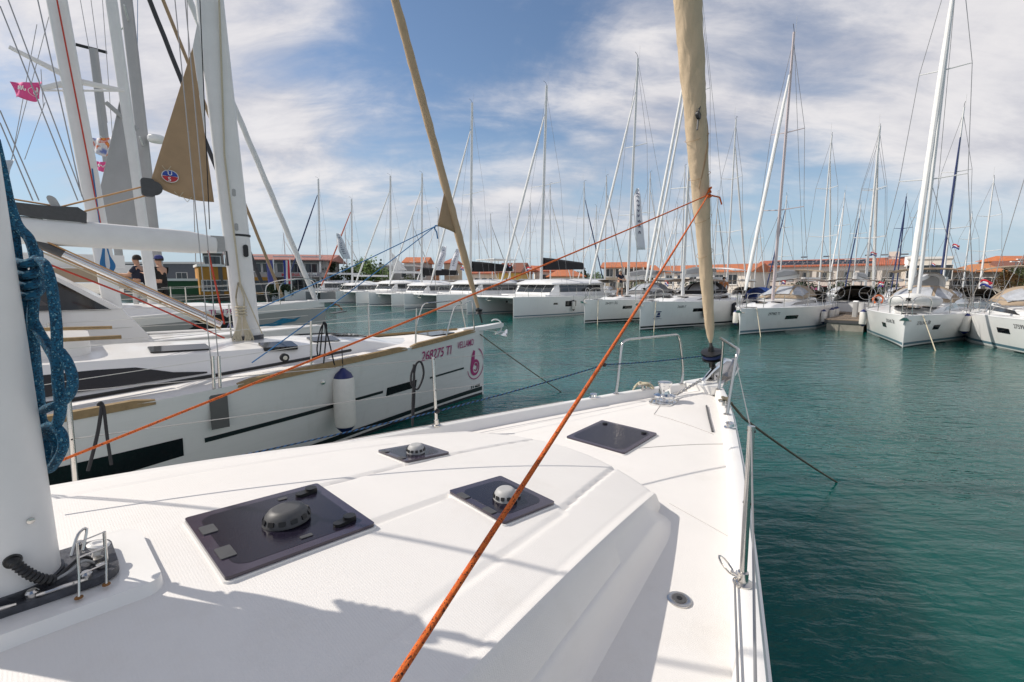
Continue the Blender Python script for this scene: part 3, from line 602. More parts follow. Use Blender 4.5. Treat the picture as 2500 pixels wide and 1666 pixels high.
# furling line along the port side
pts = [OB.wor(fb_+stay(.0115)+Vector((-.06, .07, .0))), OB.wor(Vector((3.86, ow(3.86)-.02, oz(3.86)+.3))), OB.wor(Pm[0].lerp(Pm[1], .22)+Vector((0, -.02, 0))), OB.wor(Pa[0].lerp(Pa[1], .05)+Vector((0, -.03, 0))), OB.wor(Vector((-1.2, 1.98, 1.2)))]
flp = []
for a, b in zip(pts, pts[1:]): flp += sag(a, b, .012, 14)[:-1]
tag(MB().tube(flp+[pts[-1]], .0058, 8).build('furling_line', furl_l), 'blue and black furling line led aft from the drum along our port side', 'rope')
for q in pts[1:4]: MB().lathe([(.012, -.018), (.02, -.008), (.02, .008), (.012, .018)], 10, Matrix.Translation(OB.loc(q)) @ Matrix.Rotation(R(90), 4, 'Y')).build('fairlead_block', black, own)
# bow ropes
cw = OB.wor(c1)
cr = tag(MB().tube(spline([cw+Vector(q)*.1 for q in ((-1.2, -.2, 0), (-.5, .3, .5), (.2, -.2, .7), (.6, .4, .4), (-.2, .5, .6), (-.6, -.3, .55), (.4, -.4, .65), (.9, -.1, .1), (.3, .5, .35), (-.4, .2, .7), (-1, .2, .15))], 6), .0085, 8).build('cleated_rope', beige_r), 'cream rope turned round the cleat beside the windlass', 'rope')
cw = OB.wor(c2)
mr1 = MB().tube(spline([cw+Vector(q)*.1 for q in ((-.4, .3, .3), (.3, -.3, .6), (.2, .5, .5), (-.3, -.2, .7), (.3, -.5, .3), (.5, -.3, 0.1))], 6)+sag(OB.wor(Vector((4.2, -.54, 1.27))), at_z(2050, 1182, -.05), .02, 24)[1:], .011, 8).build('mooring_rope', moor)
tag(mr1, 'brown mooring rope running from our starboard bow down into the green water', 'rope')
# ------------------------------------------------------------------ hull generator
class Hull:
    def __init__(s, L, B, fb, fs, full=.62, p=1.9, r0=.34, flare=.8): s.L, s.B, s.fb, s.fs, s.full, s.p, s.r0, s.flare = L, B, fb, fs, full, p, r0, flare
    def ws(s, d):
        k = min(1., max(0., d)/(s.full*s.L)); w = s.B/2*(1-(1-k)**s.p)+.012
        if d > s.full*s.L: w *= 1-.13*((d-s.full*s.L)/((1-s.full)*s.L))**2
        return w
    def zs(s, d): return s.fb-(s.fb-s.fs)*min(1., max(0, d)/s.L)**.9
    def y(s, d, z):
        f = z/s.zs(d); r = s.r0+(.95-s.r0)*min(1., d/(.5*s.L)); w = s.ws(d)
        return w*(r+(1-r)*min(1., f)**s.flare) if f >= 0 else w*r*(1+f)
    def pt(s, d, z, sg, off=0.): return Vector((-d, sg*(s.y(d, z)+off), z))
    def dk(s, d, y): w = s.ws(d); return s.zs(d)-.03+.05*(1-min(1., (y/w)**2))
    def parts(s, root, hm, dm, nst=24, rail=None, toe=True):
        rings = []; zf = (1, .9, .75, .55, .35, .18, .05, 0, -.12)
        D = [s.L*(k/nst)**1.5 for k in range(nst+1)]
        for d in D: rings.append([s.pt(d, f*s.zs(d), -1) for f in zf]+[s.pt(d, f*s.zs(d), 1) for f in zf[::-1]])
        MB().loft(rings, close=False).build('hull', hm, root)
        def g(a, b): d = s.L*a**1.4; y = lerp(-1, 1, b)*max(.01, s.ws(d)-.01); return Vector((-d, y, s.dk(d, y)))
        MB().grid(g, 26, 11).build('deck', dm, root)
        for sg in ((-1, 1) if toe else ()):
            MB().tube([Vector((-d, sg*(s.ws(d)-.02), s.zs(d)+.005)) for d in D[1:]], .028, 6).build('toe_rail', rail or dm, root)
    def strip(s, name, d0, d1, z0, z1, sg, mat, root, n=14, off=.004):
        f0 = z0 if callable(z0) else (lambda d: z0); f1 = z1 if callable(z1) else (lambda d: z1)
        def g(a, b): d = lerp(d0, d1, a); return s.pt(d, lerp(f0(d), f1(d), b), sg, off)
        return MB().grid(g, n, 2).build(name, mat, root)
    def text(s, name, txt, size, d0, z0, sg, mat, root, off=.006, up=0., sx=1.):
        # reads left to right on side sg
        def mp(a, b): a *= sx; d = d0+(a if sg > 0 else -a); return s.pt(max(.02, d), z0+b+up*a, sg, off)
        return text_o(name, txt, size, mp, mat, root)
def cabin(root, H_, d0, d1, w0, w1, hf, ha, mat, name='coachroof', win=None, wmat=None, nose_=.9, crown=.06):
    """coachroof from d0 (front) to d1 (aft); half widths w0,w1; heights hf,ha above the deck"""
    rows = []; n = 16
    for k in range(n+1):
        a = k/n; d = lerp(d0, d1, a); w = lerp(w0, w1, a**.7); h = lerp(hf, ha, a)*smooth(-.001, nose_/(d1-d0), a)
        zb = H_.dk(d, w)-.02; zt = H_.dk(d, 0)+h
        row = []
        for q in (-1, -.985, -.95, -.9, -.86, -.8, -.5, 0, .5, .8, .86, .9, .95, .985, 1):
            aq = abs(q)
            if aq >= .86: z = lerp(zb, zt-crown, smooth(1.0, .86, aq) if aq < 1 else 0.); y = q*w*1.02
            else: z = zt-crown*(aq/.86)**2; y = q*w
            row.append(Vector((-d, y, max(z, zb))))
        rows.append(row)
    o = MB().loft(rows, close=False, caps=False).build(name, mat, root)
    if win:
        for (da, db, fa, fb2) in win:
            for sg in (-1, 1):
                def g(a, b, sg=sg):
                    d = lerp(da, db, a); k = (d-d0)/(d1-d0); w = lerp(w0, w1, k**.7); h = lerp(hf, ha, k); zb = H_.dk(d, w); zt = H_.dk(d, 0)+h-crown
                    taper = smooth(0, .22, a) if fa > 0 else 1.
                    f = lerp(fa, lerp(fa, fb2, max(.1, taper)), b)
                    return Vector((-d, sg*(w*(lerp(1.02, .885, f))+.006), lerp(zb, zt, f)))
                MB().grid(g, 12, 4).build('cabin_window', wmat or glass_d, root)
    return o
def fender(loc, L=.62, r=.115, label='', cap=navy, group=None, body=fend_w, line=.5, M_=None):
    o = thing('fender', label, 'fender', loc, 0, group); h = L/2
    MB().lathe([(r*.9, -h*.74), (r, -h*.64), (r, h*.64), (r*.9, h*.74)], 22).build('fender_body', body, o)
    MB().lathe([(.01, -h*1.02), (.03, -h*1.0), (.045, -h*.95), (r*.62, -h*.86), (r*.91, -h*.735)], 22).build('fender_end', cap, o)
    MB().lathe([(r*.91, h*.735), (r*.72, h*.86), (.05, h*.95), (.03, h*1.0), (.01, h*1.02)], 22).build('fender_end', cap, o)
    if line: tube_o('fender_line', [(0, 0, h*.98), (0, 0, h+line)], .006, darkline, o, 6)
    return o
# ------------------------------------------------------------------ neighbour boat
NB = Frame(-.62, 9.66, 46)
HN = Hull(12.9, 3.84, 1.44, 1.02, r0=.34)
nb = thing('sailboat', 'white sailboat lying beside ours, magenta lettering on its bow and a tan mainsail clew', 'sailboat', NB.o, NB.rz)
HN.parts(nb, gel_hull, deckm, 30, toe=False)
for (a, b) in ((.35, 2.32), (2.42, 5.0), (5.75, 6.75), (7.3, 9.5)):
    for sg in (-1, 1):
        D = [lerp(a, b, k/18.) for k in range(19)]
        rg = [[Vector((-d, sg*(HN.ws(d)-.075), HN.zs(d)+.004)), Vector((-d, sg*(HN.ws(d)-.07), HN.zs(d)+.036*min(1, (d-a)*6, (b-d)*6)+.006)), Vector((-d, sg*(HN.ws(d)-.012), HN.zs(d)+.032*min(1, (d-a)*6, (b-d)*6)+.004)), Vector((-d, sg*(HN.ws(d)+.012), HN.zs(d)-.035))] for d in D]
        MB().loft(rg, close=True).build('teak_rail', teak, nb)
for sg in (-1, 1):
    HN.strip('cove_stripe', .72, 1.75, .68, .715, sg, stripe_d, nb, 8); HN.strip('cove_stripe', 2.86, 3.62, .67, .715, sg, stripe_d, nb, 8)
    HN.strip('cove_stripe', 3.62, 5.35, .66, .715, sg, stripe_d, nb, 18)
    HN.strip('boot_stripe', .06, 12, .10, .185, sg, stripe_d, nb, 40, .005); HN.strip('boot_stripe', .05, 12, -.15, .055, sg, anti, nb, 40, .005)
    HN.strip('hull_window', 2.1, 2.78, .60, .74, sg, glass_d, nb, 6, .006)
    HN.strip('hull_window', 5.55, 7.6, lambda d: .70-.04*(d-5.5)-.12, .78, sg, glass_d, nb, 12, .006)
    HN.strip('stripe_mark', .13, .3, .20, .255, sg, stripe_d, nb, 4, .006); HN.strip('stripe_mark', .34, .37, .20, .26, sg, stripe_d, nb, 2, .006); HN.strip('stripe_mark', .40, .43, .20, .26, sg, stripe_d, nb, 2, .006)
HN.text('registration', '268275 TI', .25, 2.05, 1.06, -1, pink, nb, .012, sx=.84)
HN.text('boat_name', 'VELLAMO', .19, 1.0, 1.13, -1, pink, nb, .012, sx=.72)
def emblem(map_, k, mat, root):
    def arc(cx, cy, r, a0, a1, w0, w1, n=20):
        mb = MB(); vs = []
        for i in range(n+1):
            a = R(lerp(a0, a1, i/n)); w = lerp(w0, w1, i/n)
            vs += [map_(k*(cx+(r-w/2)*math.cos(a)), k*(cy+(r-w/2)*math.sin(a)*1.1)), map_(k*(cx+(r+w/2)*math.cos(a)), k*(cy+(r+w/2)*math.sin(a)*1.1))]
        mb.add(vs, [(2*i, 2*i+1, 2*i+3, 2*i+2) for i in range(n)]); mb.build('emblem', mat, root, fix=False)
    arc(.0, .0, .42, -40, 195, .08, .26); arc(0, 0, .42, 195, 320, .26, .1); arc(.03, 0, .2, -150, 120, .06, .18)
    arc(.02, .25, .95, 200, 430, .05, .08)
    MB().add([map_(k*a, k*b) for a, b in ((-.58, 0), (-.33, -.1), (-.14, .35), (-.1, 1.15), (-.3, 1.22), (-.48, .9))], [(0, 1, 2, 3, 4, 5)]).build('emblem', mat, root, fix=False)
emblem(lambda a, b: HN.pt(max(.02, .31-a), .64+b, -1, .009), .31, pink, nb)
MB().lathe([(.03, 0), (.03, .02), (.01, .024)], 12, Matrix.Translation(HN.pt(3.95, 1.08, -1)) @ Matrix.Rotation(R(90), 4, 'X')).build('skin_fitting', steel, nb)
# its coachroof
gl2 = M('dark_cabin_glass', (.006, .006, .009), .1, spec=.5)
cabin(nb, HN, 1.9, 9.2, .45, 1.22, .14, .56, gel, win=((5.15, 8.8, .16, .74),), wmat=gl2, nose_=1.2)
for (d, y, a, b) in ((3.0, 0., .26, .24), (3.55, -.42, .2, .15), (3.45, .42, .2, .15), (4.25, -.62, .22, .14), (5.35, -.5, .3, .16), (1.2, 0, .28, .25)):
    zf_ = lambda x, q: HN.dk(-x, 0)+(lerp(.14, .56, (-x-1.9)/7.3)*smooth(0, 1.2/7.3, (-x-1.9)/7.3) if -x > 1.9 else .0)-.06*(q/(lerp(.45, 1.22, max(0, (-x-1.9)/7.3)**.7)*.86))**2*(1 if -x > 1.9 else .3)
    h_ = MB().prism([(x-d, q+y) for x, q in rrect(a, b, .03)], lambda x, q: Vector((x, q, zf_(x, q)-.03)), lambda x, q: Vector((x, q, zf_(x, q)+.02))).build('deck_hatch', glass_d, nb)
MB().prism([(x-7.15, y) for x, y in rrect(1.0, .62, .25, 5)], lambda a, b: Vector((a, b, 1.5)), lambda a, b: Vector((a, b, 1.80))).build('companionway_garage', gel, nb)
MB().prism([(x-7.4, y-.3) for x, y in rrect(.5, .2, .02, 2)], lambda a, b: Vector((a, b, 1.79)), lambda a, b: Vector((a, b, 1.808))).build('roof_hatch', glass_d, nb)
for sg in (-1, 1): MB().tube([Vector((-d, sg*lerp(.75, .98, (d-5.9)/2.2), 1.80+.02*math.sin((d-5.9)*1.4))) for d in [5.9+.22*k for k in range(11)]], .022, 8).build('grab_rail', teak, nb)
for sg in (-1, 1):
    MB().tube([Vector((-d, sg*(HN.ws(d)-.42), HN.zs(d)+.07)) for d in (3.3, 4.2, 5.1, 6.3, 7.5)], .022, 6).build('sheet_track', black, nb)
    p_ = Vector((-4.32, sg*(HN.ws(4.32)-.42), HN.zs(4.32)+.14))
    MB().lathe([(.03, -.03), (.055, -.022), (.04, 0), (.055, .022), (.03, .03)], 18, Matrix.Translation(p_) @ Matrix.Rotation(R(90), 4, 'X')).build('sheet_car', black, nb)
    MB().lathe([(.028, -.035), (.028, .035)], 14, Matrix.Translation(p_) @ Matrix.Rotation(R(90), 4, 'X')).build('car_cheek', steel, nb)
# its mast, boom, vang
MX = -4.47
nm_o = [(.17*math.cos(a)*(1 if math.cos(a) > 0 else .95), .10*math.sin(a)) for a in [2*math.pi*k/32 for k in range(32)]]
nmast = MB().prism(nm_o, lambda a, b: Vector((a+MX, b, 1.60)), lambda a, b: Vector((a+MX-.55, b, 17.5))).build('mast', alu_w, nb)
MB().prism([(a*1.25, b*1.3) for a, b in nm_o], lambda a, b: Vector((a+MX, b, 1.56)), lambda a, b: Vector((a+MX, b, 1.64))).build('mast_step', plate, nmast)
MB().prism([(a*1.02, b*1.02) for a, b in nm_o], lambda a, b: Vector((a+MX-.04, b, 3.04)), lambda a, b: Vector((a+MX-.04, b, 3.07))).build('mast_band', black, nmast)
for z in (3.16, 3.62): MB().prism(rrect(.022, .05, .02), lambda a, b: Vector((MX-.06+a, -.09, z+b)), lambda a, b: Vector((MX-.06+a, -.104, z+b))).build('halyard_exit', lgrey, nmast)
MB().prism(rrect(.03, .085, .028), lambda a, b: Vector((MX+.03+a, -.085, 2.84+b)), lambda a, b: Vector((MX+.03+a, -.125, 2.84+b))).build('line_clutch', black, nmast)
bz = 2.93
bm_o = [(.075*math.cos(a), .145*math.sin(a)) for a in [2*math.pi*k/24 for k in range(24)]]
def bring(x, k, dz=0): return [Vector((x, a*k, bz+b*k+dz)) for a, b in bm_o]
boom = MB().loft([bring(MX-.28, .35), bring(MX-.3, .75, -.02), bring(MX-.48, .9, -.01), bring(MX-.6, 1.0), bring(MX-5.2, 1.12, .12)]).build('boom', alu_w, nb)
MB().box(MX-.36, MX-.12, -.03, .03, bz-.11, bz+.1).build('gooseneck', lgrey, boom)
MB().box(MX-.2, MX-.13, -.05, .05, bz-.3, bz-.1).build('vang_bracket', dgrey, boom)
va, vb = NB.cl(540, 792), NB.cl(75, 585)
vg = tube_o('rigid_vang', [va, va.lerp(vb, .12), va.lerp(vb, .121), va.lerp(vb, .88)], [.045, .045, .036, .036], M('polished_tube', (.55, .56, .58), .15, 1.), nb, 16)
tube_o('vang_sleeve', [va.lerp(vb, .86), vb], .05, dgrey, vg, 14)
for k in (-1, 1, 1.6): tube_o('vang_line', [va+Vector((0, k*.03, -.05*k)), vb+Vector((0, k*.04, -.055*k))], .009, tanline if k < 1.5 else beige_r, vg, 6)
# mainsail clew showing at the mast, in-mast furled
ap, cl_, ft, l2 = NB.cl(470, 116), NB.cl(366, 448), NB.cl(523, 494), NB.cl(372, 470)
sl = MB()
def sg_(a, b):
    top = ap.lerp(cl_, a); bot = ap.lerp(ft, a); p = top.lerp(bot, b)+Vector((0, .05*math.sin(math.pi*b)*a, -.05*math.sin(math.pi*b)*(a**3))); return p
sl.grid(sg_, 18, 16); msl = sl.build('mainsail_clew', tan, nb)
so = msl.modifiers.new('thick', 'SOLIDIFY'); so.thickness = .004
wl_ = MB().grid(lambda a, b: ap.lerp(ft, a*.62)+(Vector((.10, 0, .9)) if False else Vector((lerp(.0, .13, b*(1-a)), -.01, .55*b*(1-a)))), 10, 4).build('white_luff_tape', white_cl, msl)
def onsail(a, b, off): return Vector((a, -off, b))
lc = NB.cl(415, 431); lr = .082
def halfdisc(n0, n1, mat): MB().add([Vector((lc.x, lc.y-.012, lc.z))]+[Vector((lc.x+lr*math.cos(R(lerp(n0, n1, k/16.))), lc.y-.012, lc.z+lr*.85*math.sin(R(lerp(n0, n1, k/16.))))) for k in range(17)], [(0, k, k+1) for k in range(1, 17)]).build('sail_emblem', mat, msl, fix=False)
MB().add([Vector((lc.x+1.1*lr*math.cos(R(k*15)), lc.y-.008, lc.z+.95*lr*math.sin(R(k*15)))) for k in range(24)], [tuple(range(24))]).build('sail_emblem', whitep, msl, fix=False)
halfdisc(3, 177, M('emblem_blue', (.02, .06, .32), .5)); halfdisc(183, 357, M('emblem_red', (.45, .02, .03), .5))
for ch, z in (('U', .010), ('S', -.062)): text_o('sail_emblem', ch, .074, lambda a, b, z=z: Vector((lc.x-.026+a, lc.y-.016, lc.z+z+b)), whitep, msl)
ck = NB.cl(376, 460)
MB().lathe([(.04, -.03), (.085, -.026), (.085, .026), (.04, .03)], 20, Matrix.Translation(ck) @ Matrix.Rotation(R(90), 4, 'X')).build('clew_block', dgrey, msl)
MB().prism(rrect(.07, .11, .04), lambda a, b: ck+Vector((a-.06, -.036, b)), lambda a, b: ck+Vector((a-.06, .036, b))).build('clew_cheek', dgrey, msl)
for (u, v) in ((395, 405), (425, 468), (445, 480)): MB().tube([NB.cl(u, v)+Vector((0, -.015, 0)), NB.cl(u+12, v+14)+Vector((0, -.015, 0)), NB.cl(u+22, v+2)+Vector((0, -.015, 0))], .004, 5).build('lashing', beige_r, msl)
for (u0, v0, u1, v1) in ((366, 452, 150, 505), (372, 474, 165, 527)): tube_o('outhaul', [NB.cl(u0, v0), NB.cl(u1, v1)], .0095, tanline, msl, 6)
tube_o('outhaul', [NB.cl(150, 506), NB.cl(10, 483)], .0095, tanline, msl, 6)
ob_ = NB.cl(142, 535)
MB().prism(rrect(.045, .13, .045), lambda a, b: ob_+Vector((a*.9-b*.35, -.03, b+.12)), lambda a, b: ob_+Vector((a*.9-b*.35, .03, b+.12))).build('turning_block', lgrey, boom)
MB().box(-.12, .2, -.04, .04, -.04, .0, Matrix.Translation(ob_)).build('block_track', steel, boom)
MB().loft([[NB.cl(u, v, t) for t in (-.06, .06)]+[NB.cl(u, v2, t) for t in (.06, -.06)] for u, v, v2 in ((212, 520, 545), (190, 506, 542), (120, 503, 536), (20, 492, 522), (-120, 470, 500))]).build('sail_bag', dgrey, boom)
# coil and lines on its mast
cp = NB.cl(582, 690, -.12)
cv = thing('rope_coil', 'cream halyard coil hanging on the neighbouring mast', 'rope', NB.wor(cp), NB.rz)
for k in range(7):
    w_ = .03+.016*k; zb = -.86-.02*((k*3) % 5)
    tube_o('rope_loop', spline([(0, 0, 0), (-.05, -.02, -.22), (-.03, -.03, -.42), (-w_*.55, -.03, -.62), (-w_, -.03, zb+.1), (0, -.04-.004*k, zb), (w_, -.03, zb+.1), (w_*.5, -.03-.006*k, -.62), (.03, -.03, -.42), (.05, -.02, -.22), (0, 0, 0)], 6), .0105, beige_r, cv, 7)
for z in (-.34, -.38, -.42, -.46): tube_o('rope_turn', [Vector((.065*math.cos(a), -.03+.05*math.sin(a), z)) for a in [2*math.pi*k/14 for k in range(15)]], .0105, beige_r, cv, 7)
for (u0, v0, u1, v1, m_, r_) in ((508, 612, 548, 792, redline, .011), (548, 380, 586, 690, beige_r, .012), (535, 0, 548, 380, beige_r, .012), (488, 0, 512, 560, darkline, .006), (586, 690, 640, 815, beige_r, .008)):
    tube_o('halyard', [NB.cl(u0, v0, -.13), NB.cl(u1, v1, -.13)], r_, m_, nb, 6)
wtube('control_line', [NB.wor(NB.cl(548, 826, -.2)), NB.wor(NB.cl(330, 728, -.35)), NB.wor(NB.cl(105, 640, -.5))], .010, redline, 'red control line slanting under the neighbouring boom', 'rope', 6)
# shrouds, chainplates, stanchions, pulpit, lifelines
def nsh(u0, v0, t0, u1, v1, t1, r): tube_o('shroud', [NB.cl(u0, v0, t0), NB.cl(u1, v1, t1)], r, wire, nb, 6)
dq = 5.12
nsh(520, 935, -1.60, 427, 0, -1.05, .0055); nsh(538, 930, -1.60, 452, 0, -1.05, .0055); nsh(455, -40, .9, 478, 640, .98, .006)
for u in (524, 539):
    tube_o('turnbuckle', [NB.cl(u-5, 870, -1.6), NB.cl(u, 985, -1.62)], .017, steel, nb, 8)
cpz = NB.cl(534, 985, -1.66)
MB().box(cpz.x-.085, cpz.x+.085, cpz.y-.012, cpz.y+.004, cpz.z-.28, cpz.z+.1).build('chainplate', M('chainplate_grey', (.12, .12, .12), .4, .4), nb)
for sg in (-1, 1):
    T = []
    for (d, hh) in ((6.55, .62), (4.1, .62), (2.18, .62)):
        b = Vector((-d, sg*(HN.ws(d)-.06), HN.zs(d))); t = b+Vector((.02, sg*.03, hh)); T.append((b, t)); tube_o('stanchion', [b, t], .014, steel, nb, 8)
    f1 = Vector((-1.35, sg*(HN.ws(1.35)-.05), HN.zs(1.35))); f2 = Vector((-.35, sg*(HN.ws(.35)-.03), HN.zs(.35)))
    tube_o('pulpit', spline([f1, f1+Vector((.16, 0, .45)), f1+Vector((.25, 0, .58)), f1+Vector((.4, -sg*.02, .6)), f2+Vector((-.15, sg*.05, .6)), f2+Vector((-.08, sg*.05, .5)), f2], 5), .0135, steel, nb, 8)
    for q in (.97, .5):
        tube_o('lifeline', [a.lerp(b, q) for a, b in T]+[f1+Vector((.2, 0, .58*q))], .0035, wire_l, nb, 5)
        tube_o('lifeline', [T[0][0].lerp(T[0][1], q), Vector((-9.5, sg*1.75, 1.15+.6*q))], .0035, wire_l, nb, 5)
# bow roller, anchor, furled genoa with clew
MB().loft([[Vector((x, y, z)) for y, z in ((-w, z0), (w, z0), (w, z1), (-w, z1))] for x, w, z0, z1 in ((-.6, .1, 1.40, 1.46), (-.05, .1, 1.40, 1.48), (.5, .07, 1.42, 1.52), (.56, .05, 1.44, 1.51))]).build('bow_roller', gel, nb)
tube_o('roller_hoop', [Vector((.35+.2*math.sin(a), 0, 1.5+.16*math.cos(a)-.06)) for a in [R(-30+16*k) for k in range(14)]], .015, whitep, nb, 8)
na = thing('anchor', 'small anchor hung under the neighbouring bow roller', 'anchor', NB.wor((.42, 0, 1.28)), NB.rz)
tube_o('shank', [(-.34, 0, .1), (-.1, 0, .06), (.2, 0, .02)], .02, steel, na, 6)
MB().loft([[Vector(q) for q in r_] for r_ in ([(-.02, -.13, -.02), (-.02, .13, -.02), (-.02, .12, 0), (-.02, -.12, 0)], [(.2, -.1, -.08), (.2, .1, -.08), (.2, .1, -.06), (.2, -.1, -.06)], [(.28, -.02, .06), (.28, .02, .06), (.28, .02, .08), (.28, -.02, .08)])]).build('fluke', chrome, na)
g0, g1 = NB.cl(1172, 770), NB.cl(962, -10)
gn = thing('furled_headsail', 'slim tan furled headsail with a loose clew on the neighbouring boat', 'sail', NB.wor(g0), NB.rz)
gd = g1-g0
MB().tube([gd*(.03+.0294*k) for k in range(33)]+[gd*1.6, gd*2.1], [.03+.045*smooth(0, .25, .03+.0294*k) for k in range(33)]+[.06, .02], 14, wob=lambda q, a: 1+.06*math.sin(2*a+q*70)+.04*math.sin(5*a-q*90)).build('rolled_sail', M('tan_sail_mid', (.52, .375, .235), .85, var=.12, vs=4., bump=.3, bs=120.), gn)
tube_o('stay_foil', [gd*-.03, gd*.03], .02, black, gn, 8)
MB().lathe([(.03, -.06), (.08, -.05), (.06, 0), (.08, .04), (.03, .06)], 18, Matrix.Translation(gd*.015)).build('furling_drum', black, gn)
q0, q1, q2 = [NB.cl(u, v)-g0 for u, v in ((1088, 452), (1068, 552), (1114, 571))]
tri = MB().grid(lambda a, b: q0.lerp(q1.lerp(q2, b), a)+Vector((0, -.04*math.sin(3*b)*a, 0)), 10, 8).build('clew_flap', tan, gn); tri.modifiers.new('thick', 'SOLIDIFY').thickness = .006
kq = NB.wor(NB.cl(1062, 553))
for (u, v, t, lb) in ((615, 886, -1.0, 'blue sheet led from the loose clew down to the near deck track'), (590, 772, .9, 'blue sheet led from the loose clew past the far side of the neighbouring mast')):
    e = NB.wor(NB.cl(u, v, t)); wtube('headsail_sheet', sag(kq, e, .03, 24), .0085, blue_line, lb, 'rope', 6)
tube_o('sheet_knot', [q1, q1+Vector((-.05, 0, 0)), q1+Vector((-.07, 0, -.05)), q1+Vector((-.02, 0, -.12)), q1+Vector((0, 0, -.24))], .014, blue_line, gn, 6)
fender(NB.wor(HN.pt(3.66, .76, -1, .15)), .93, .145, 'large white fender with navy ends hanging on the neighbouring hull', line=.28)
# dark lashings hung on the lifelines
def lash(name, px, t, lb):
    return wtube(name, spline([NB.wor(NB.cl(u, v, t)) for u, v in px], 6), .009, darkline, lb, 'rope', 6)
lash('fender_lanyard', ((818, 898), (795, 800), (788, 795), (780, 870), (774, 850), (784, 800), (797, 796), (790, 890)), -1.36, 'black fender lanyard tied on the neighbouring lifeline above the fender')
lp = [OB.wor(OB.cl(u, v, 1.26)) for u, v in ((1010, 890), (1012, 960), (1007, 1040), (1008, 960), (1014, 895), (1028, 885), (1034, 915), (1020, 950), (1005, 940), (1004, 915), (1012, 892))]
wtube('fender_lanyard', spline(lp, 6), .0085, darkline, 'black lanyard looped on our port lifeline by the middle stanchion', 'rope', 6)
lp = [OB.wor(OB.cl(u, v, 1.72)) for u, v in ((215, 1150), (238, 1060), (248, 988), (240, 990), (252, 992), (262, 1070), (272, 1135))]
wtube('fender_lanyard', spline(lp, 6), .009, darkline, 'black lanyard hung in a V on our port lifeline by the blue coil', 'rope', 6)
wtube('mooring_line', sag(NB.wor((-.25, 0, 1.42)), at_z(1377, 962, -.05), .02, 20), .011, moor, 'mooring line slanting from the neighbouring bow into the water', 'rope', 6)
# ------------------------------------------------------------------ third boat: catamaran with dark saloon glass
B3 = Frame(-4.3, 10.35, 48)
H3 = Hull(12, 2.2, 1.42, 1.35, .45, 2.0, .6)
b3 = thing('catamaran', 'white catamaran with long black saloon window behind the neighbouring boom', 'catamaran', B3.o, B3.rz)
H3.parts(b3, gel_hull, gel, 20)
H3.text('registration', '268567 TI', .34, 5.15, .98, -1, pink, b3)
sal = MB().loft([[Vector((x, y, z)) for y, z in ((-1.02, 1.3), (1.6, 1.3), (1.5, zt), (-1.02+.15*(zt-1.3)/1.4, zt))] for x, zt in ((-3.2, 1.55), (-3.5, 1.98), (-4.35, 2.6), (-4.7, 2.68), (-9.5, 2.72))]).build('saloon', gel, b3)
tri = [(-3.62, 1.97), (-4.38, 2.56), (-9.4, 2.6), (-9.4, 1.98)]
MB().prism(tri, lambda a, b: Vector((a, -1.02+.15*(b-1.3)/1.4, b)), lambda a, b: Vector((a, -1.035+.15*(b-1.3)/1.4, b))).build('saloon_window', glass_d, sal)
MB().prism([(-4.3, 2.06), (-4.75, 2.48), (-7.6, 2.52), (-7.6, 2.1)], lambda a, b: Vector((a, -1.036+.15*(b-1.3)/1.4, b)), lambda a, b: Vector((a, -1.042+.15*(b-1.3)/1.4, b))).build('window_pane', M('saloon_glass', (.06, .05, .05), .08, var=.4, vs=1.5), sal)
MB().box(-11, -4.5, -1.0, 1.9, 2.68, 2.82).build('saloon_roof', gel, b3)
MB().box(-11, -5.4, -1.1, 1.9, 3.02, 3.12).build('bimini', canvas, b3)
MB().box(-11.5, -5.4, -.1, .12, 3.2, 3.5).build('boom', gel, b3)
m3 = B3.cl(282, 770); t3 = B3.cl(140, 0)
mk = [(.19*math.cos(a), .12*math.sin(a)) for a in [2*math.pi*k/24 for k in range(24)]]
d3 = (t3-m3); msx = MB().prism([(x*.68, y*.68) for x, y in mk], lambda a, b: m3+Vector((a, b, -.3)), lambda a, b: m3+d3*1.9+Vector((a, b, 0))).build('mast', alu_w, b3)
tube_o('halyard', [B3.cl(248, 560, -.15), B3.cl(139, 0, -.15)], .012, redline, msx, 6); tube_o('halyard', [B3.cl(251, 600, -.15), B3.cl(225, 412, -.15)], .012, blue_line, msx, 6)
for (u0, v0, u1, v1) in ((180, 195, 22, 115), (154, 206, 100, 216), (195, 200, 304, 222)): tube_o('spreader', [B3.cl(u0, v0, 0), B3.cl(u1, v1, 0)], [.05, .03], gel, msx, 6, flat=.4)
tube_o('spreader_strut', [B3.cl(100, 221), B3.cl(304, 222)], .016, gel, msx, 6)
for px in (((0, 15), (190, 490)), ((20, 0), (205, 490)), ((92, 0), (200, 480)), ((0, 270), (95, 490)), ((0, 300), (80, 490))): tube_o('shroud', [B3.cl(px[0][0], px[0][1], -1.2), B3.cl(px[1][0], px[1][1], -1.4)], .008, wire, b3, 5)
for (x, y) in ((-2.0, -.9), (-4.2, -1.02), (-6.4, -1.02)): tube_o('stanchion', [Vector((x, y, 1.38)), Vector((x, y, 2.0))], .015, steel, b3, 6)
for z in (1.98, 1.68): tube_o('lifeline', [Vector((-.4, -.2, z)), Vector((-2.0, -.9, z)), Vector((-4.2, -1.02, z)), Vector((-9, -1.02, z))], .005, wire_l, b3, 5)
bc3 = thing('rope_coil', 'bright blue halyard coil hanging under the catamaran boom', 'rope', B3.wor(B3.cl(258, 600, -.2)), B3.rz)
for k in range(8): tube_o('rope_loop', spline([(0, 0, .12), (-.03-.004*k, -.02*(k % 3), -.15), (-.035-.008*k, 0, -.34), (0, -.02*(k % 3), -.42-.015*(k % 4)), (.035+.008*k, 0, -.34), (.03, 0, -.15), (0, 0, .12)], 5), .010, blue_line, bc3, 6)
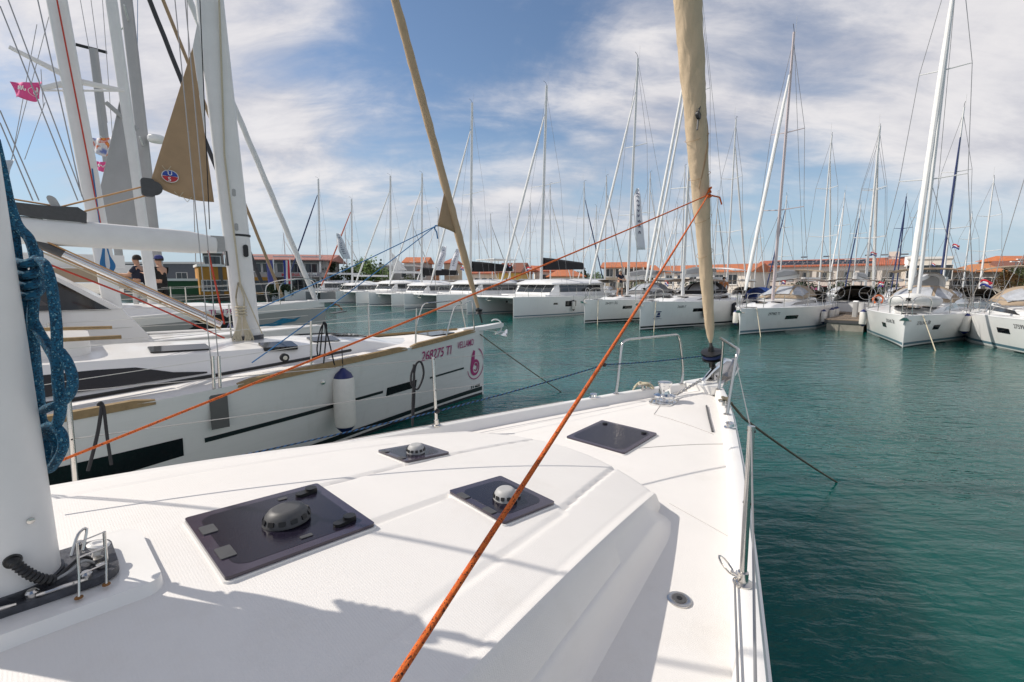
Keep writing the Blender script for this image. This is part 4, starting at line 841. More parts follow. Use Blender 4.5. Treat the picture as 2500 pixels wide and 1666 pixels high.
# ------------------------------------------------------------------ fourth boat: sloop with painted hull
B4 = Frame(-6.0, 14.6, 47)
H4 = Hull(13.2, 3.9, 1.84, 1.3)
b4 = thing('sailboat', 'sailboat with blue fish painted on its grey hull and a bare bowsprit', 'sailboat', B4.o, B4.rz)
hg = M('grey_hull_paint', (.36, .36, .35), .3, var=.05, vs=1., coat=.3)
H4.parts(b4, hg, gel, 24)
for sg in (-1, 1): H4.strip('sheer_band', .02, 12.5, lambda d: H4.zs(d)-.2, lambda d: H4.zs(d)-.01, sg, gel, b4, 40, .006)
H4.text('registration', 'TI  1780', .2, 3.35, 1.58, -1, pink, b4, .012)
fishb = M('fish_blue', (.03, .22, .38), .4, var=.4, vs=6.); fishk = M('splash_black', (.01, .012, .015), .5); fishn = M('fish_navy', (.02, .04, .15), .4)
def decal(H_, pts, mat, root, off=.008, name='hull_painting'): MB().add([H_.pt(d, z+.32, -1, off) for d, z in pts], [tuple(range(len(pts)))]).build(name, mat, root, fix=False)
rs = random.Random(4)
decal(H4, [(3.15+.62*math.cos(a)*(1+rs.uniform(-.25, .25)), 1.0+.24*math.sin(a)*(1+rs.uniform(-.4, .4))) for a in [2*math.pi*k/30 for k in range(30)]], fishk, b4, .008)
decal(H4, [(2.6, .98), (2.2, .9), (1.75, .93), (1.45, 1.05), (1.1, 1.0), (.85, 1.06), (1.05, .93), (1.5, .88), (1.3, .78), (1.75, .80), (2.2, .72), (2.7, .75), (3.0, .85)], fishb, b4, .010)
decal(H4, [(2.1, .88), (1.9, .78), (1.6, .70), (1.75, .62), (2.2, .66), (2.7, .62), (2.9, .74), (2.5, .82)], fishn, b4, .012)
H4.text('painted_word', 'ARC', .24, 2.95, 1.22, -1, M('painted_lilac', (.35, .3, .5), .5), b4, .014)
cabin(b4, H4, 2.4, 9.5, .5, 1.25, .12, .42, gel, win=((5.2, 9, .3, .8),))
MB().loft([[Vector((x, y, z)) for y, z in ((-w, z0), (w, z0), (w, z1), (-w, z1))] for x, w, z0, z1 in ((-.5, .13, 1.76, 1.86), (.35, .1, 1.78, 1.86), (.42, .06, 1.8, 1.84))]).build('bowsprit', gel, b4)
m4b = B4.cl(374, 725); t4 = B4.cl(272, 0)
msx = MB().prism([(x*.6, y*.6) for x, y in mk], lambda a, b: m4b+Vector((a, b, -.3)), lambda a, b: m4b+(t4-m4b)*1.7+Vector((a, b, 0))).build('mast', alu_w, b4)
sp_ = B4.cl(298, 222); MB().grid(lambda a, b: sp_.lerp(B4.cl(222, 560).lerp(B4.cl(352, 560), b), a)+Vector((0, .03*math.sin(6*b), 0)), 14, 10).build('mainsail_clew', grey_cl, b4).modifiers.new('thick', 'SOLIDIFY').thickness = .01
tube_o('spreader', [B4.cl(258, 250), B4.cl(335, 318)], [.05, .06], lgrey, msx, 6, flat=.5)
gA = B4.cl(772, 735); gB = B4.cl(462, 0)
fo = tag(MB().tube([B4.wor(gA.lerp(gB, -.02+.03*k)) for k in range(36)]+[B4.wor(gA.lerp(gB, 1.7))], [.03]+[.075]*35+[.04], 10, wob=lambda q, a: 1+.07*math.sin(3*a+q*60)).build('furled_headsail', white_cl), 'pale grey furled headsail on the painted boat behind the neighbouring mast', 'sail')
MB().box(-9.8, -4.8, -.1, .1, 2.75, 3.05).build('boom', alu_w, b4); MB().box(-9.8, -5.2, -.22, .22, 2.4, 2.72).build('sail_bag', canvas, b4)
an4 = thing('anchor', 'rusty anchor hanging from the bowsprit of the painted boat', 'anchor', B4.wor((.36, 0, 1.6)), B4.rz)
tube_o('shank', [(-.15, 0, .15), (.1, 0, .05), (.2, 0, -.1)], .025, M('rusty_anchor', (.38, .18, .1), .8, var=.3, vs=20), an4, 6)
MB().loft([[Vector(q) for q in r_] for r_ in ([(-.15, -.16, -.2), (-.15, .16, -.2), (-.15, .16, -.18), (-.15, -.16, -.18)], [(.3, -.12, -.16), (.3, .12, -.16), (.3, .12, -.13), (.3, -.12, -.13)])]).build('fluke', dgrey, an4)
for sg in (-1, 1):
    T = []
    for d in (7.5, 5.6, 3.8, 2.4):
        b = Vector((-d, sg*(H4.ws(d)-.05), H4.zs(d))); tube_o('stanchion', [b, b+Vector((0, 0, .62))], .014, steel, b4, 6); T.append(b)
    f1 = Vector((-1.5, sg*H4.ws(1.5), 1.78)); f2 = Vector((-.3, sg*.12, 1.82))
    tube_o('pulpit', spline([f1, f1+Vector((.1, 0, .6)), f2+Vector((0, sg*.05, .65)), f2], 5), .014, steel, b4, 6)
    for hh in (.6, .32): tube_o('lifeline', [q+Vector((0, 0, hh)) for q in T]+[f1+Vector((.1, 0, hh))], .005, wire_l, b4, 5)
# masts of the boats lying beyond it, on our own side of the harbour
def bare_boat(fr, H_, label, mpx, tpx, rad_, mm, genoa=None, gpx=None, glabel='', ext=1.3):
    o = thing('sailboat', label, 'sailboat', fr.o, fr.rz, 'sailboats moored beyond the painted boat')
    H_.parts(o, gel_far, gel, 14); cabin(o, H_, 2.4, 9.0, .5, 1.2, .1, .4, gel)
    a = fr.cl(*mpx); b = fr.cl(*tpx); k = [(rad_*math.cos(q), .65*rad_*math.sin(q)) for q in [2*math.pi*i/16 for i in range(16)]]
    mo_ = MB().prism(k, lambda x, y: a+Vector((x, y, 0)), lambda x, y: a+(b-a)*ext+Vector((x, y, 0))).build('mast', mm, o)
    MB().box(a.x-4.6, a.x-.2, -.09, .09, 2.7, 2.95).build('boom', alu, o)
    for f_ in (.35, .62):
        c = a.lerp(a+(b-a)*ext, f_)
        for sg in (-1, 1): tube_o('spreader', [c, c+Vector((-.15, sg*.9, .06))], .025, alu, mo_, 6)
    if gpx:
        p, q = fr.cl(*gpx[0]), fr.cl(*gpx[1])
        tag(MB().tube([fr.wor(p.lerp(q, i/20.)) for i in range(21)]+[fr.wor(p.lerp(q, 1.4))], .07, 10, wob=lambda s_, t_: 1+.07*math.sin(3*t_+s_*50)).build('furled_headsail', genoa), glabel, 'sail')
    return o, mo_
B5 = Frame(-9.2, 17.6, 47); B6 = Frame(-12.5, 22.5, 47); B7 = Frame(-17, 27, 47)
b5, ms5 = bare_boat(B5, Hull(12.5, 3.8, 1.4, 1.2), 'sailboat with grey mast and dark headsail beyond the painted boat', (392, 720), (308, 0), .16, alu_g, dgrey and M('charcoal_sailcloth', (.06, .06, .065), .85, var=.1, vs=4.), ((665, 757), (365, 0)), 'charcoal furled headsail slanting behind the neighbouring mast', 1.5)
b6, ms6 = bare_boat(B6, Hull(12, 3.7, 1.4, 1.2), 'farther sailboat with a tan headsail, beyond the charcoal one', (300, 705), (228, 120), .14, alu_g, tan, ((690, 728), (470, 180)), 'tan furled headsail reaching the deck left of the flagpoles', 1.0)
top6 = B6.wor(B6.cl(228, 120)); tube_o('masthead_crane', [B6.loc(top6)+Vector((-.5, 0, 0)), B6.loc(top6)+Vector((.4, 0, .0))], .06, black, ms6, 6)
rd = B5.cl(382, 340, -.3)
MB().lathe([(.2, -.1), (.24, -.05), (.24, .05), (.2, .1), (.05, .12)], 20, Matrix.Translation(rd)).build('radar_dome', whitep, b5)
# more thin rigging over the left boats
for i, (u0, v0, u1, v1, m_) in enumerate(((250, 0, 290, 540, wire), (196, 0, 255, 330, wire), (222, 0, 262, 300, wire), (336, 0, 334, 520, blue_line), (90, 60, 10, 490, wire), (130, 0, 20, 420, wire), (60, 390, 110, 250, wire))):
    tube_o('backstay', [B5.cl(u0, v0, .4), B5.cl(u1, v1, .4)], .009, m_, b5, 5)
# flags on the left
def flag(name, px, Y, mat, label, cat='flag', pole=None, wave=.05, txt=None):
    """px: four corners top-left, top-right, bottom-right, bottom-left at distance Y"""
    q = [at_y(u, v, Y) for u, v in px]; o0 = q[0]
    root = thing(name, label, cat, o0)
    MB().grid(lambda a, b: (q[0].lerp(q[1], a)).lerp(q[3].lerp(q[2], a), b)-o0+Vector((0, wave*math.sin(9*a+2*b), wave*.4*math.sin(7*a+1))), 20, 8).build('flag_cloth', mat, root).modifiers.new('thick', 'SOLIDIFY').thickness = .003
    return root, q, o0
def on_flag(q, o0, a, b, off=.012, wave=.05): return (q[0].lerp(q[1], a)).lerp(q[3].lerp(q[2], a), b)-o0+Vector((0, wave*math.sin(9*a+2*b)-off, wave*.4*math.sin(7*a+1)))
r_, q_, o_ = flag('pink_flag', ((24, 202), (100, 200), (104, 248), (34, 238)), 8.2, pinkf, 'large pink flag with white emblem flying left of the red-lined mast')
emblem(lambda a, b: on_flag(q_, o_, .74-a*.75, .55-b*1.1), .22, whitep, r_)
for k, (x, w_) in enumerate(((.22, .07), (.33, .06), (.43, .06), (.52, .05))):
    MB().tube([on_flag(q_, o_, x+w_*.5*math.cos(t), .35+.12*math.sin(t)) for t in [R(40*j) for j in range(8 if k % 2 else 10)]], .008, 5).build('flag_mark', whitep, r_)
tube_o('halyard', [(at_y(100, 170, 8.2)-o_), (at_y(106, 262, 8.2)-o_)], .005, wire, r_, 5)
r_, q_, o_ = flag('pink_flag', ((233, 395), (262, 395), (261, 420), (237, 417)), 14., pinkf, 'small pink flag seen between the left masts', wave=.04)
MB().tube([on_flag(q_, o_, .2+.06*j, .4+.12*math.sin(j*2.)) for j in range(11)], .015, 5).build('flag_mark', whitep, r_)
cm = M('patchwork_flag', (.5, .3, .2), .8); nt = cm.node_tree
vo = nt.nodes.new('ShaderNodeTexNoise'); vo.inputs['Scale'].default_value = 3.5; vo.inputs['Detail'].default_value = 3; tc_ = nt.nodes.new('ShaderNodeTexCoord'); nt.links.new(tc_.outputs['Object'], vo.inputs[0])
rp = nt.nodes.new('ShaderNodeValToRGB'); e = rp.color_ramp.elements; e[0].position = .36; e[0].color = (.15, .2, .45, 1); e[1].position = .66; e[1].color = (.85, .35, .05, 1)
for p_, c_ in ((.45, (.55, .55, .6, 1)), (.52, (.75, .75, .75, 1)), (.58, (.6, .12, .06, 1))): x_ = e.new(p_); x_.color = c_
nt.links.new(vo.outputs[0], rp.inputs[0]); nt.links.new(rp.outputs[0], nt.nodes['Principled BSDF'].inputs['Base Color'])
flag('patchwork_flag', ((220, 338), (272, 336), (266, 384), (228, 374)), 14., cm, 'multicoloured flag seen between the left masts above the small pink one', wave=.05)
flag('pale_flag', ((-30, 392), (34, 390), (22, 450), (-30, 440)), 9., M('pale_flag_cloth', (.5, .56, .62), .8, var=.15, vs=4), 'pale blue grey flag cut by the left edge of the photo', wave=.05)
# ------------------------------------------------------------------ boats across the harbour
def rig(root, mx, zb, top, rake, mm, gm, bowx, bowz, r=.11, hounds=.88, spread=(.35, .64), beam=1.7, stayz=None, backx=None, gr=.07, two=False, lean=0.):
    """mast, spreaders, shrouds, stay with the rolled headsail"""
    k = [(r*math.cos(q), .62*r*math.sin(q)) for q in [2*math.pi*i/14 for i in range(14)]]
    ms = MB().prism(k, lambda a, b: Vector((mx+a, b, zb)), lambda a, b: Vector((mx+rake+a*.75, lean+b*.75, top))).build('mast', mm, root)
    def at(f): return Vector((mx+rake*f, lean*f, lerp(zb, top, f)))
    tips = {-1: [], 1: []}
    for i, f in enumerate(spread):
        for sg in (-1, 1):
            t = at(f)+Vector((-.22, sg*beam*(.62-.16*i), .1)); tips[sg].append(t); tube_o('spreader', [at(f), t], [.028, .02], mm, ms, 6)
    for sg in (-1, 1):
        tube_o('shroud', [Vector((mx-.25, sg*beam, zb-.2))]+tips[sg]+[at(.97)], .0115, wire, ms, 4)
        tube_o('shroud', [Vector((mx+.1, sg*beam*.93, zb-.2)), at(spread[0]-.01)], .010, wire, ms, 4)
    h = at(hounds); b = Vector((bowx, 0, bowz)); mid = [b.lerp(h, .06+.9*i/18.) for i in range(19)]
    gs = MB().tube(mid, [gr*.6]+[gr]*12+[gr*(1-.09*i) for i in range(6)], 9, wob=lambda s_, t_: 1+.07*math.sin(3*t_+s_*60)).build('furled_headsail', gm, root)
    if two: MB().tube([q+Vector((-.42, 0, 0)) for q in mid], [gr*.6]+[gr*.8]*18, 9).build('furled_staysail', gm, root)
    tube_o('forestay', [b, h], .009, dgrey, gs, 5)
    MB().lathe([(.04, -.06), (.085, -.05), (.06, 0), (.085, .05), (.04, .06)], 12, Matrix.Translation(b.lerp(h, .035))).build('furling_drum', black, gs)
    if backx: tube_o('backstay', [at(.995), Vector((backx, 0, zb-.2))], .010, wire, ms, 4)
    tube_o('wind_vane', [at(1.)+Vector((-.05, 0, 0)), at(1.)+Vector((.1, 0, .18)), at(1.)+Vector((.42, .05, .22))], .012, black, ms, 5)
    tube_o('masthead_aerial', [at(1.)+Vector((-.1, .05, 0)), at(1.)+Vector((-.12, .05, .75))], .006, wire_l, ms, 4)
    return ms
def dome(root, x0, x1, w, z0, h, mat, wm, name='sprayhood', frame=dgrey):
    """canvas hood, open aft at x0, swept down to x1"""
    def g(a, b):
        x = lerp(x0, x1, a); k = math.cos(a*math.pi/2)**.55; t = lerp(-1, 1, b); y = w*(1-.12*a)*t; zz = z0+h*k*(1-abs(t)**3.2*.85); return Vector((x, y, zz))
    o = MB().grid(g, 10, 17).build(name, mat, root); o.modifiers.new('thick', 'SOLIDIFY').thickness = .012
    for (b0, b1) in ((.07, .30), (.35, .65), (.70, .93)):
        MB().grid(lambda a, b: g(lerp(.42, .93, a), lerp(b0, b1, b))+Vector((.02, 0, .016)), 6, 6).build('hood_window', wm, o)
    return o
def pulpit2(root, H_, d1=1.25, d2=.3, hh=.62):
    for sg in (-1, 1):
        f1 = Vector((-d1, sg*(H_.ws(d1)-.04), H_.zs(d1))); f2 = Vector((-d2, sg*(H_.ws(d2)-.02), H_.zs(d2)))
        tube_o('pulpit', spline([f1, f1+Vector((.06, 0, hh)), f2+Vector((-.05, sg*.04, hh+.02)), f2], 5), .017, steel, root, 6)
        T = [Vector((-d, sg*(H_.ws(d)-.05), H_.zs(d))) for d in (2.6, 4.6, 6.6, 8.4)]
        for b in T: tube_o('stanchion', [b, b+Vector((0, 0, .6))], .016, steel, root, 6)
        for q in (.6, .32): tube_o('lifeline', [b+Vector((0, 0, q)) for b in T]+[f1+Vector((.05, 0, q))], .006, wire, root, 4)
def bow_anchor(root, fb, c=steel):
    o = tube_o('bow_anchor', [(-.35, 0, fb+.06), (0, 0, fb+.06), (.2, 0, fb-.08)], .03, c, root, 6)
    MB().loft([[Vector(q) for q in r_] for r_ in ([(-.02, -.17, fb-.2), (-.02, .17, fb-.2), (-.02, .17, fb-.15), (-.02, -.17, fb-.15)], [(.26, -.13, fb-.16), (.26, .13, fb-.16), (.26, .13, fb-.12), (.26, -.13, fb-.12)], [(.3, -.05, fb-.06), (.3, .05, fb-.06), (.3, .05, fb-.04), (.3, -.05, fb-.04)])]).build('anchor_fluke', c, o)
def monohull(label, bx, by, hd, L=12.3, B=3.9, fb=1.25, fs=1.15, stripe=stripe_d, top=16., mm=alu, gm=white_cl, hood=canvas, bimini=True, ports=((2.3, 2.95),), mast_d=4.7, rake=-.5, gr=.07, cabw=((4.6, 8.4, .3, .78),), two=False, cover=grey_cl, hullm=None, anchor=True, bimc=None, name='sailboat', group='sailboats moored bow-out across the harbour', lean=0., dd=None, tips=None, drum=1.):
    fr = Frame(bx, by, hd); H_ = Hull(L, B, fb, fs, .6, 1.9, .4); o = thing(name, label, 'sailboat', fr.o, fr.rz, group)
    H_.parts(o, hullm or gel_far, gel_far, 22)
    for sg in (-1, 1):
        H_.strip('boot_stripe', .04, L*.97, .10, .19, sg, stripe, o, 30); H_.strip('waterline_paint', .03, L*.97, -.12, .04, sg, anti, o, 30)
        for (a, b) in ports: H_.strip('hull_portlight', a, b, fb-.58, fb-.4, sg, glass_d, o, 4, .008)
    cabin(o, H_, 1.9, 8.6, .5, 1.28, .14, .42, gel_far, win=cabw)
    for (d, y) in ((1.3, 0), (2.9, 0), (3.8, .45), (3.8, -.45)):
        k = max(0, (d-1.9)/6.7); z = H_.dk(d, y)+(lerp(.14, .42, k)*smooth(0, .134, k) if d > 1.9 else 0)-.03*abs(y)
        MB().prism([(x-d, q+y) for x, q in rrect(.25, .22, .03, 2)], lambda a, b: Vector((a, b, z-.02)), lambda a, b: Vector((a, b, z+.03))).build('deck_hatch', glass_d, o)
    zb = H_.dk(mast_d, 0)+.28
    ms = rig(o, -mast_d, zb, top, rake, mm, gm, -.15, fb+.12, .12, gr=gr, beam=B/2-.25, backx=-L+.3, two=two, lean=lean)
    bm = MB().loft([[Vector((x, a*k_, z+b*k_)) for a, b in ((-.08, -.12), (.08, -.12), (.08, .1), (-.08, .1))] for x, z, k_ in ((-mast_d-.15, zb+1.1, .8), (-mast_d-4.6, zb+1.3, 1.))]).build('boom', alu, o)
    if cover: MB().loft([[Vector((x, a*k_, z+b*k_)) for a, b in ((-.14, 0), (.14, 0), (.1, .26), (0, .34), (-.1, .26))] for x, z, k_ in ((-mast_d-.2, zb+1.2, .8), (-mast_d-1.5, zb+1.28, 1.1), (-mast_d-4.5, zb+1.4, .7))]).build('sail_cover', cover, bm)
    if hood: dome(o, -8.1, -6.2, 1.3, H_.dk(7, 0)+.35, .75, hood, vinyl)
    if bimini:
        bmz = H_.zs(9)+2.0
        bo_ = MB().grid(lambda a, b: Vector((lerp(-8.3, -11.2, a), lerp(-1.5, 1.5, b), bmz-.18*abs(lerp(-1, 1, b))**3-.05*(2*a-1)**2)), 8, 13).build('bimini', bimc or hood or canvas, o); bo_.modifiers.new('thick', 'SOLIDIFY').thickness = .02
        for sg in (-1, 1):
            for x in (-8.5, -10.9): tube_o('bimini_leg', [Vector((x, sg*1.46, bmz-.12)), Vector((-9.8, sg*1.7, H_.zs(9)+.1))], .014, steel, bo_, 5)
    for sg in (-1, 1):
        wc_ = Vector((-10., sg*.8, H_.zs(10)+.7)); wm_ = MB().tube([wc_+Vector((.06*math.sin(a), .42*math.cos(a), .42*math.sin(a))) for a in [2*math.pi*k/20 for k in range(20)]], .014, 6, closed=True)
        for a in (0., 2.1, 4.2): wm_.tube([wc_, wc_+Vector((.06*math.sin(a), .42*math.cos(a), .42*math.sin(a)))], .01, 4)
        wm_.build('steering_wheel', steel, o)
    pulpit2(o, H_)
    if anchor: bow_anchor(o, fb)
    return o, H_, fr
m1, Hm1, F1 = monohull('white sloop with a man on its foredeck, right of the nearest catamaran', 4.25, 26.7, 225, 12.8, 3.9, 1.38, 1.2, top=16.2, two=False, mm=alu, hood=M('grey_canvas', (.17, .17, .175), .9, var=.15, vs=2.), ports=((2.6, 3.3), (6.6, 7.8)), rake=-.35, cover=grey_cl)
m2, Hm2, F2 = monohull('white sloop with three black fenders and twin furled headsails', 6.45, 22.9, 225, 13.0, 4.1, 1.42, 1.3, top=18.8, two=True, mm=alu, hood=black_cl, bimc=whitep, ports=((3.35, 4.3), (6.9, 8.3)), rake=-.2, cover=grey_cl)
m3_, Hm3, F3 = monohull('white sloop with sand-coloured sprayhood and four blue-ended fenders', 10.45, 20.8, 225, 11.6, 3.8, 1.2, 1.15, stripe=stripe_b, top=14.7, mm=M('pinkish_mast', (.58, .50, .50), .4, .2), hood=canvas, ports=((2.9, 3.9), (6.3, 7.2)), rake=-.3, cover=grey_cl, gr=.085)
m4_, Hm4, F4 = monohull('white sloop seen bow-on with a dinghy upturned on its foredeck', 14.4, 16.62, 225, 12.2, 4.0, 1.18, 1.12, stripe=stripe_b, top=16.6, hood=canvas, ports=((1.75, 2.2),), rake=-.5, cover=None, gr=.105)
m5_, Hm5, F5 = monohull('white sloop cut by the right edge, portlight and registration on its bow', 16.1, 12.25, 219, 12.2, 4.0, 1.2, 1.12, stripe=stripe_b, top=16.6, hood=canvas, ports=((3.4, 4.1),), rake=-.5, cover=None, gr=.105)
txm = M('registration_black', (.02, .02, .03), .5)
Hm4.text('registration', '376345 ŠB', .19, 1.62, .83, -1, txm, m4_); Hm4.text('registration', '376345 ŠB', .19, .62, .83, 1, txm, m4_)
Hm5.text('registration', '275992 ŠB', .2, 3.1, .86, -1, txm, m5_)
Hm3.text('registration', '297982 TI', .19, 1.6, .86, 1, txm, m3_); Hm1.text('registration', '264371 ŠG', .19, 1.3, 1.1, 1, txm, m1)
Hm2.text('registration', '26600-7', .17, 2.2, 1.08, 1, txm, m2)
for pts in (((.95, .62), (1.2, .62), (1.25, .7), (1.0, .7)), ((1.0, .72), (1.2, .72), (1.18, .86), (1.05, .86)), ((.92, .88), (1.25, .88), (1.25, .93), (.92, .93))): MB().add([Hm2.pt(d, z, 1, .008) for d, z in pts], [(0, 1, 2, 3)]).build('bow_emblem', navy, m2, fix=False)
MB().tube([Hm2.pt(.8+.06*k, .55+.02*math.sin(k*1.3), 1, .008) for k in range(10)], .008, 4).build('bow_emblem', navy, m2)
# fenders of that row
def hullfender(fr, H_, d, z, sg, L, r, lb, cap=navy, body=fend_w): fender(fr.wor(H_.pt(d, z, sg, r+.01)), L, r, lb, cap, 'fenders on the boats across the harbour', body, line=.35)
fblk = M('fender_black_cover', (.02, .022, .028), .7)
for d, w_ in ((4.15, 'front'), (6.85, 'middle'), (8.4, 'rear')): hullfender(F2, Hm2, d, .85, 1, .85, .16, 'black-covered fender, %s one of three on the twin-headsail sloop' % w_, fblk, fblk)
for d, w_ in ((6.4, 'under its side window'), (8.4, 'third from its stern'), (9.6, 'second from its stern'), (10.4, 'nearest its stern')): hullfender(F3, Hm3, d, .62, 1, .75, .13, 'white fender with blue ends on the sand-hooded sloop, ' + w_)
hullfender(F3, Hm3, 1.0, .72, -1, .7, .12, 'white fender hanging on the far bow of the sand-hooded sloop')
hullfender(F4, Hm4, 5.2, .72, -1, .8, .15, 'white fender with blue ends on the left side of the bow-on sloop')
hullfender(F4, Hm4, 6.5, .75, 1, .8, .15, 'white fender between the two rightmost sloops, on the bow-on one')
hullfender(F5, Hm5, 6.2, .75, -1, .85, .16, 'white fender with blue ends on the rightmost sloop')
# mooring lines of that row
for fr, H_, sg, dx, lb in ((F1, Hm1, 1, 1.0, 'pale mooring line under the bow of the sloop with the man'), (F2, Hm2, 1, -.6, 'pale mooring line under the twin-headsail bow'), (F3, Hm3, 1, .5, 'pale mooring line hanging from the sand-hooded sloop'), (F4, Hm4, 1, .3, 'pale mooring line hanging from the bow-on sloop'), (F5, Hm5, -1, .8, 'pale mooring line hanging from the rightmost sloop')):
    a = fr.wor(H_.pt(.8, H_.zs(.8), sg, .02)); wtube('mooring_line', [a, a+Vector((-.3+.1*dx, -1.0, -H_.zs(.8)-.1))], .02, beige_r, lb, 'rope', 5)
# dinghy on the foredeck of the bow-on sloop
dg_ = thing('dinghy', 'pale grey inflatable dinghy stowed on the foredeck of the bow-on sloop', 'dinghy', F4.wor((-3.0, 0, 1.5)), F4.rz)
MB().tube(spline([(-1.2, .62, .12), (.2, .62, .12), (.95, .45, .2), (1.25, 0, .28), (.95, -.45, .2), (.2, -.62, .12), (-1.2, -.62, .12)], 6), .21, 12).build('inflatable_tube', M('hypalon_grey', (.62, .62, .61), .5, var=.05, vs=3), dg_)
MB().grid(lambda a, b: Vector((lerp(-1.2, .95, a), lerp(-.6, .6, b)*(1-.3*a*a), .24+.12*math.cos(lerp(-1.4, 1.4, b)))), 8, 7).build('dinghy_floor', lgrey, dg_).modifiers.new('thick', 'SOLIDIFY').thickness = .02
dg2 = thing('dinghy', 'pale inflatable dinghy hung upright behind the bow-on sloop', 'dinghy', (20.9, 23.0, 2.0), R(-45)); dg2.scale = (.62, .62, .5)
MB().tube(spline([(-.75, 0, 0), (-.78, 0, 1.0), (-.42, 0, 1.55), (.42, 0, 1.55), (.78, 0, 1.0), (.75, 0, 0)], 6), .2, 12).build('inflatable_tube', M('hypalon_white', (.66, .66, .65), .5, var=.05, vs=3), dg2)
MB().box(-.7, .7, -.05, .05, 0, 1.35).build('dinghy_floor', lgrey, dg2)
# catamarans
def catamaran(label, px, py, hd=225, gm=white_cl, hullm=None, top=18.5, cover=black_cl, S=4.9, mm=alu, flyb=False, proto=None):
    fr0 = Frame(px, py, hd); c = fr0.wor((0, -S/2, 0))
    o = thing('catamaran', label, 'catamaran', c, fr0.rz, 'catamarans moored bow-out across the harbour'); hm = hullm or gel_far
    for sg in (-1, 1):
        H_ = Hull(12.8, 1.7, 1.42, 1.35, .4, 1.7, .72)
        zf = (1, .8, .6, .4, .2, .05, -.12); rg = []
        for k in range(15):
            d = 12.8*(k/14.)**1.5; rg.append([H_.pt(d, f*H_.zs(d), -1)+Vector((0, sg*S/2, 0)) for f in zf]+[H_.pt(d, f*H_.zs(d), 1)+Vector((0, sg*S/2, 0)) for f in zf[::-1]])
        h = MB().loft(rg, close=True).build('hull', hm, o)
        for s2 in (-1, 1):
            MB().grid(lambda a, b: H_.pt(lerp(.05, 12, a), lerp(.08, .15, b), s2, .006)+Vector((0, sg*S/2, 0)), 20, 2).build('waterline_stripe', stripe_b, h)
            for (d0, d1, z0, z1) in ((3.4, 3.8, .82, .95), (4.6, 5.4, .65, 1.05), (5.55, 5.85, .65, 1.05)):
                MB().grid(lambda a, b: H_.pt(lerp(d0, d1, a), lerp(z0, z1, b), s2, .008)+Vector((0, sg*S/2, 0)), 4, 2).build('hull_window', glass_d, h)
        for d in (2.2, 4.2, 6.2, 8.2): tube_o('stanchion', [Vector((-d, sg*(S/2+.6), 1.4)), Vector((-d, sg*(S/2+.6), 2.0))], .015, steel, o, 5)
        for z in (2.0, 1.7): tube_o('lifeline', [Vector((-.5, sg*(S/2+.2), z)), Vector((-2.2, sg*(S/2+.6), z)), Vector((-8.2, sg*(S/2+.6), z))], .006, wire, o, 4)
        tube_o('pulpit', spline([Vector((-1.2, sg*S/2+.3, 1.42)), Vector((-1.0, sg*S/2+.3, 1.98)), Vector((-.3, sg*S/2, 2.02)), Vector((-.2, sg*S/2, 1.42))], 5), .016, steel, o, 5)
    MB().box(-12.0, -3.6, -S/2, S/2, .75, 1.5).build('bridge_deck', hm, o)
    tube_o('crossbeam', [Vector((-.9, -S/2, 1.35)), Vector((-.9, S/2, 1.35))], .09, alu, o, 8)
    MB().box(-3.6, -.95, -S/2+.4, S/2-.4, 1.30, 1.33).build('trampoline', M('trampoline_net', (.25, .25, .26), .9), o)
    # saloon: window band, then overhanging roof
    def ring(x, w, z): return [Vector((x, y, z)) for y in (-w, w)]
    MB().loft([[Vector((x, y, z)) for y, z in ((-w, 1.45), (w, 1.45), (w*.93, zt), (-w*.93, zt))] for x, w, zt in ((-4.5, 1.9, 1.55), (-5.15, 2.25, 2.25), (-10.8, 2.5, 2.35))]).build('saloon', gel_far, o)
    sa = o.children[-1]
    for sg in (-1, 1):
        for i in range(5):
            a0, a1 = -5.25-1.02*i, -5.25-1.02*i-.985
            f = lambda x: lerp(2.25, 2.5, (-5.15-x)/5.65)
            MB().add([Vector((x, sg*(f(x)*lerp(1, .93, (z-1.45)/.85)+.02), z)) for x, z in ((a0, 1.68), (a1, 1.68), (a1, 2.2), (a0, 2.2))], [(0, 1, 2, 3)]).build('saloon_pane', glass_b, sa)
    for i in range(4):
        y0 = -1.75+.9*i
        MB().add([Vector((x, y, z)) for x, y, z in ((-4.58, y0, 1.66), (-4.58, y0+.87, 1.66), (-5.08, y0+.85, 2.2), (-5.08, y0+.02, 2.2))], [(0, 1, 2, 3)]).build('saloon_pane', glass_b, sa)
    MB().loft([[Vector((x, y, z)) for y, z in ((-w, z0), (-w*.96, z0+.12), (-w*.6, z1), (0, z1+.04), (w*.6, z1), (w*.96, z0+.12), (w, z0))] for x, w, z0, z1 in ((-4.75, 1.9, 2.24, 2.3), (-5.3, 2.35, 2.28, 2.58), (-8, 2.6, 2.32, 2.68), (-12.2, 2.6, 2.36, 2.6))]).build('saloon_roof', gel_far, o)
    rig(o, -5.6, 2.5, top, -.45, mm, gm, -.9, 1.5, .15, beam=2.4, gr=.09, spread=(.5,))
    b = MB().box(-11.2, -5.8, -.1, .1, 3.5, 3.75).build('boom', alu, o)
    if cover: MB().loft([[Vector((x, a*k_, 3.75+b_*k_)) for a, b_ in ((-.24, -.3), (.24, -.3), (.2, .35), (0, .5), (-.2, .35))] for x, k_ in ((-5.8, 1.2), (-7, 1.15), (-11, .75))]).build('sail_cover', cover, b)
    bow_anchor(o, 1.3)
    if flyb:
        fo_ = MB().box(-10.5, -7.4, -1.3, 1.3, 4.55, 4.62).build('flybridge_canopy', whitep, o)
        for x in (-10.3, -7.6):
            for y in (-1.2, 1.2): tube_o('canopy_post', [(x, y, 2.6), (x, y, 4.55)], .03, steel, fo_, 5)
    return o
greyh = M('grey_cat_hull', (.20, .205, .21), .35, var=.04, vs=1.)
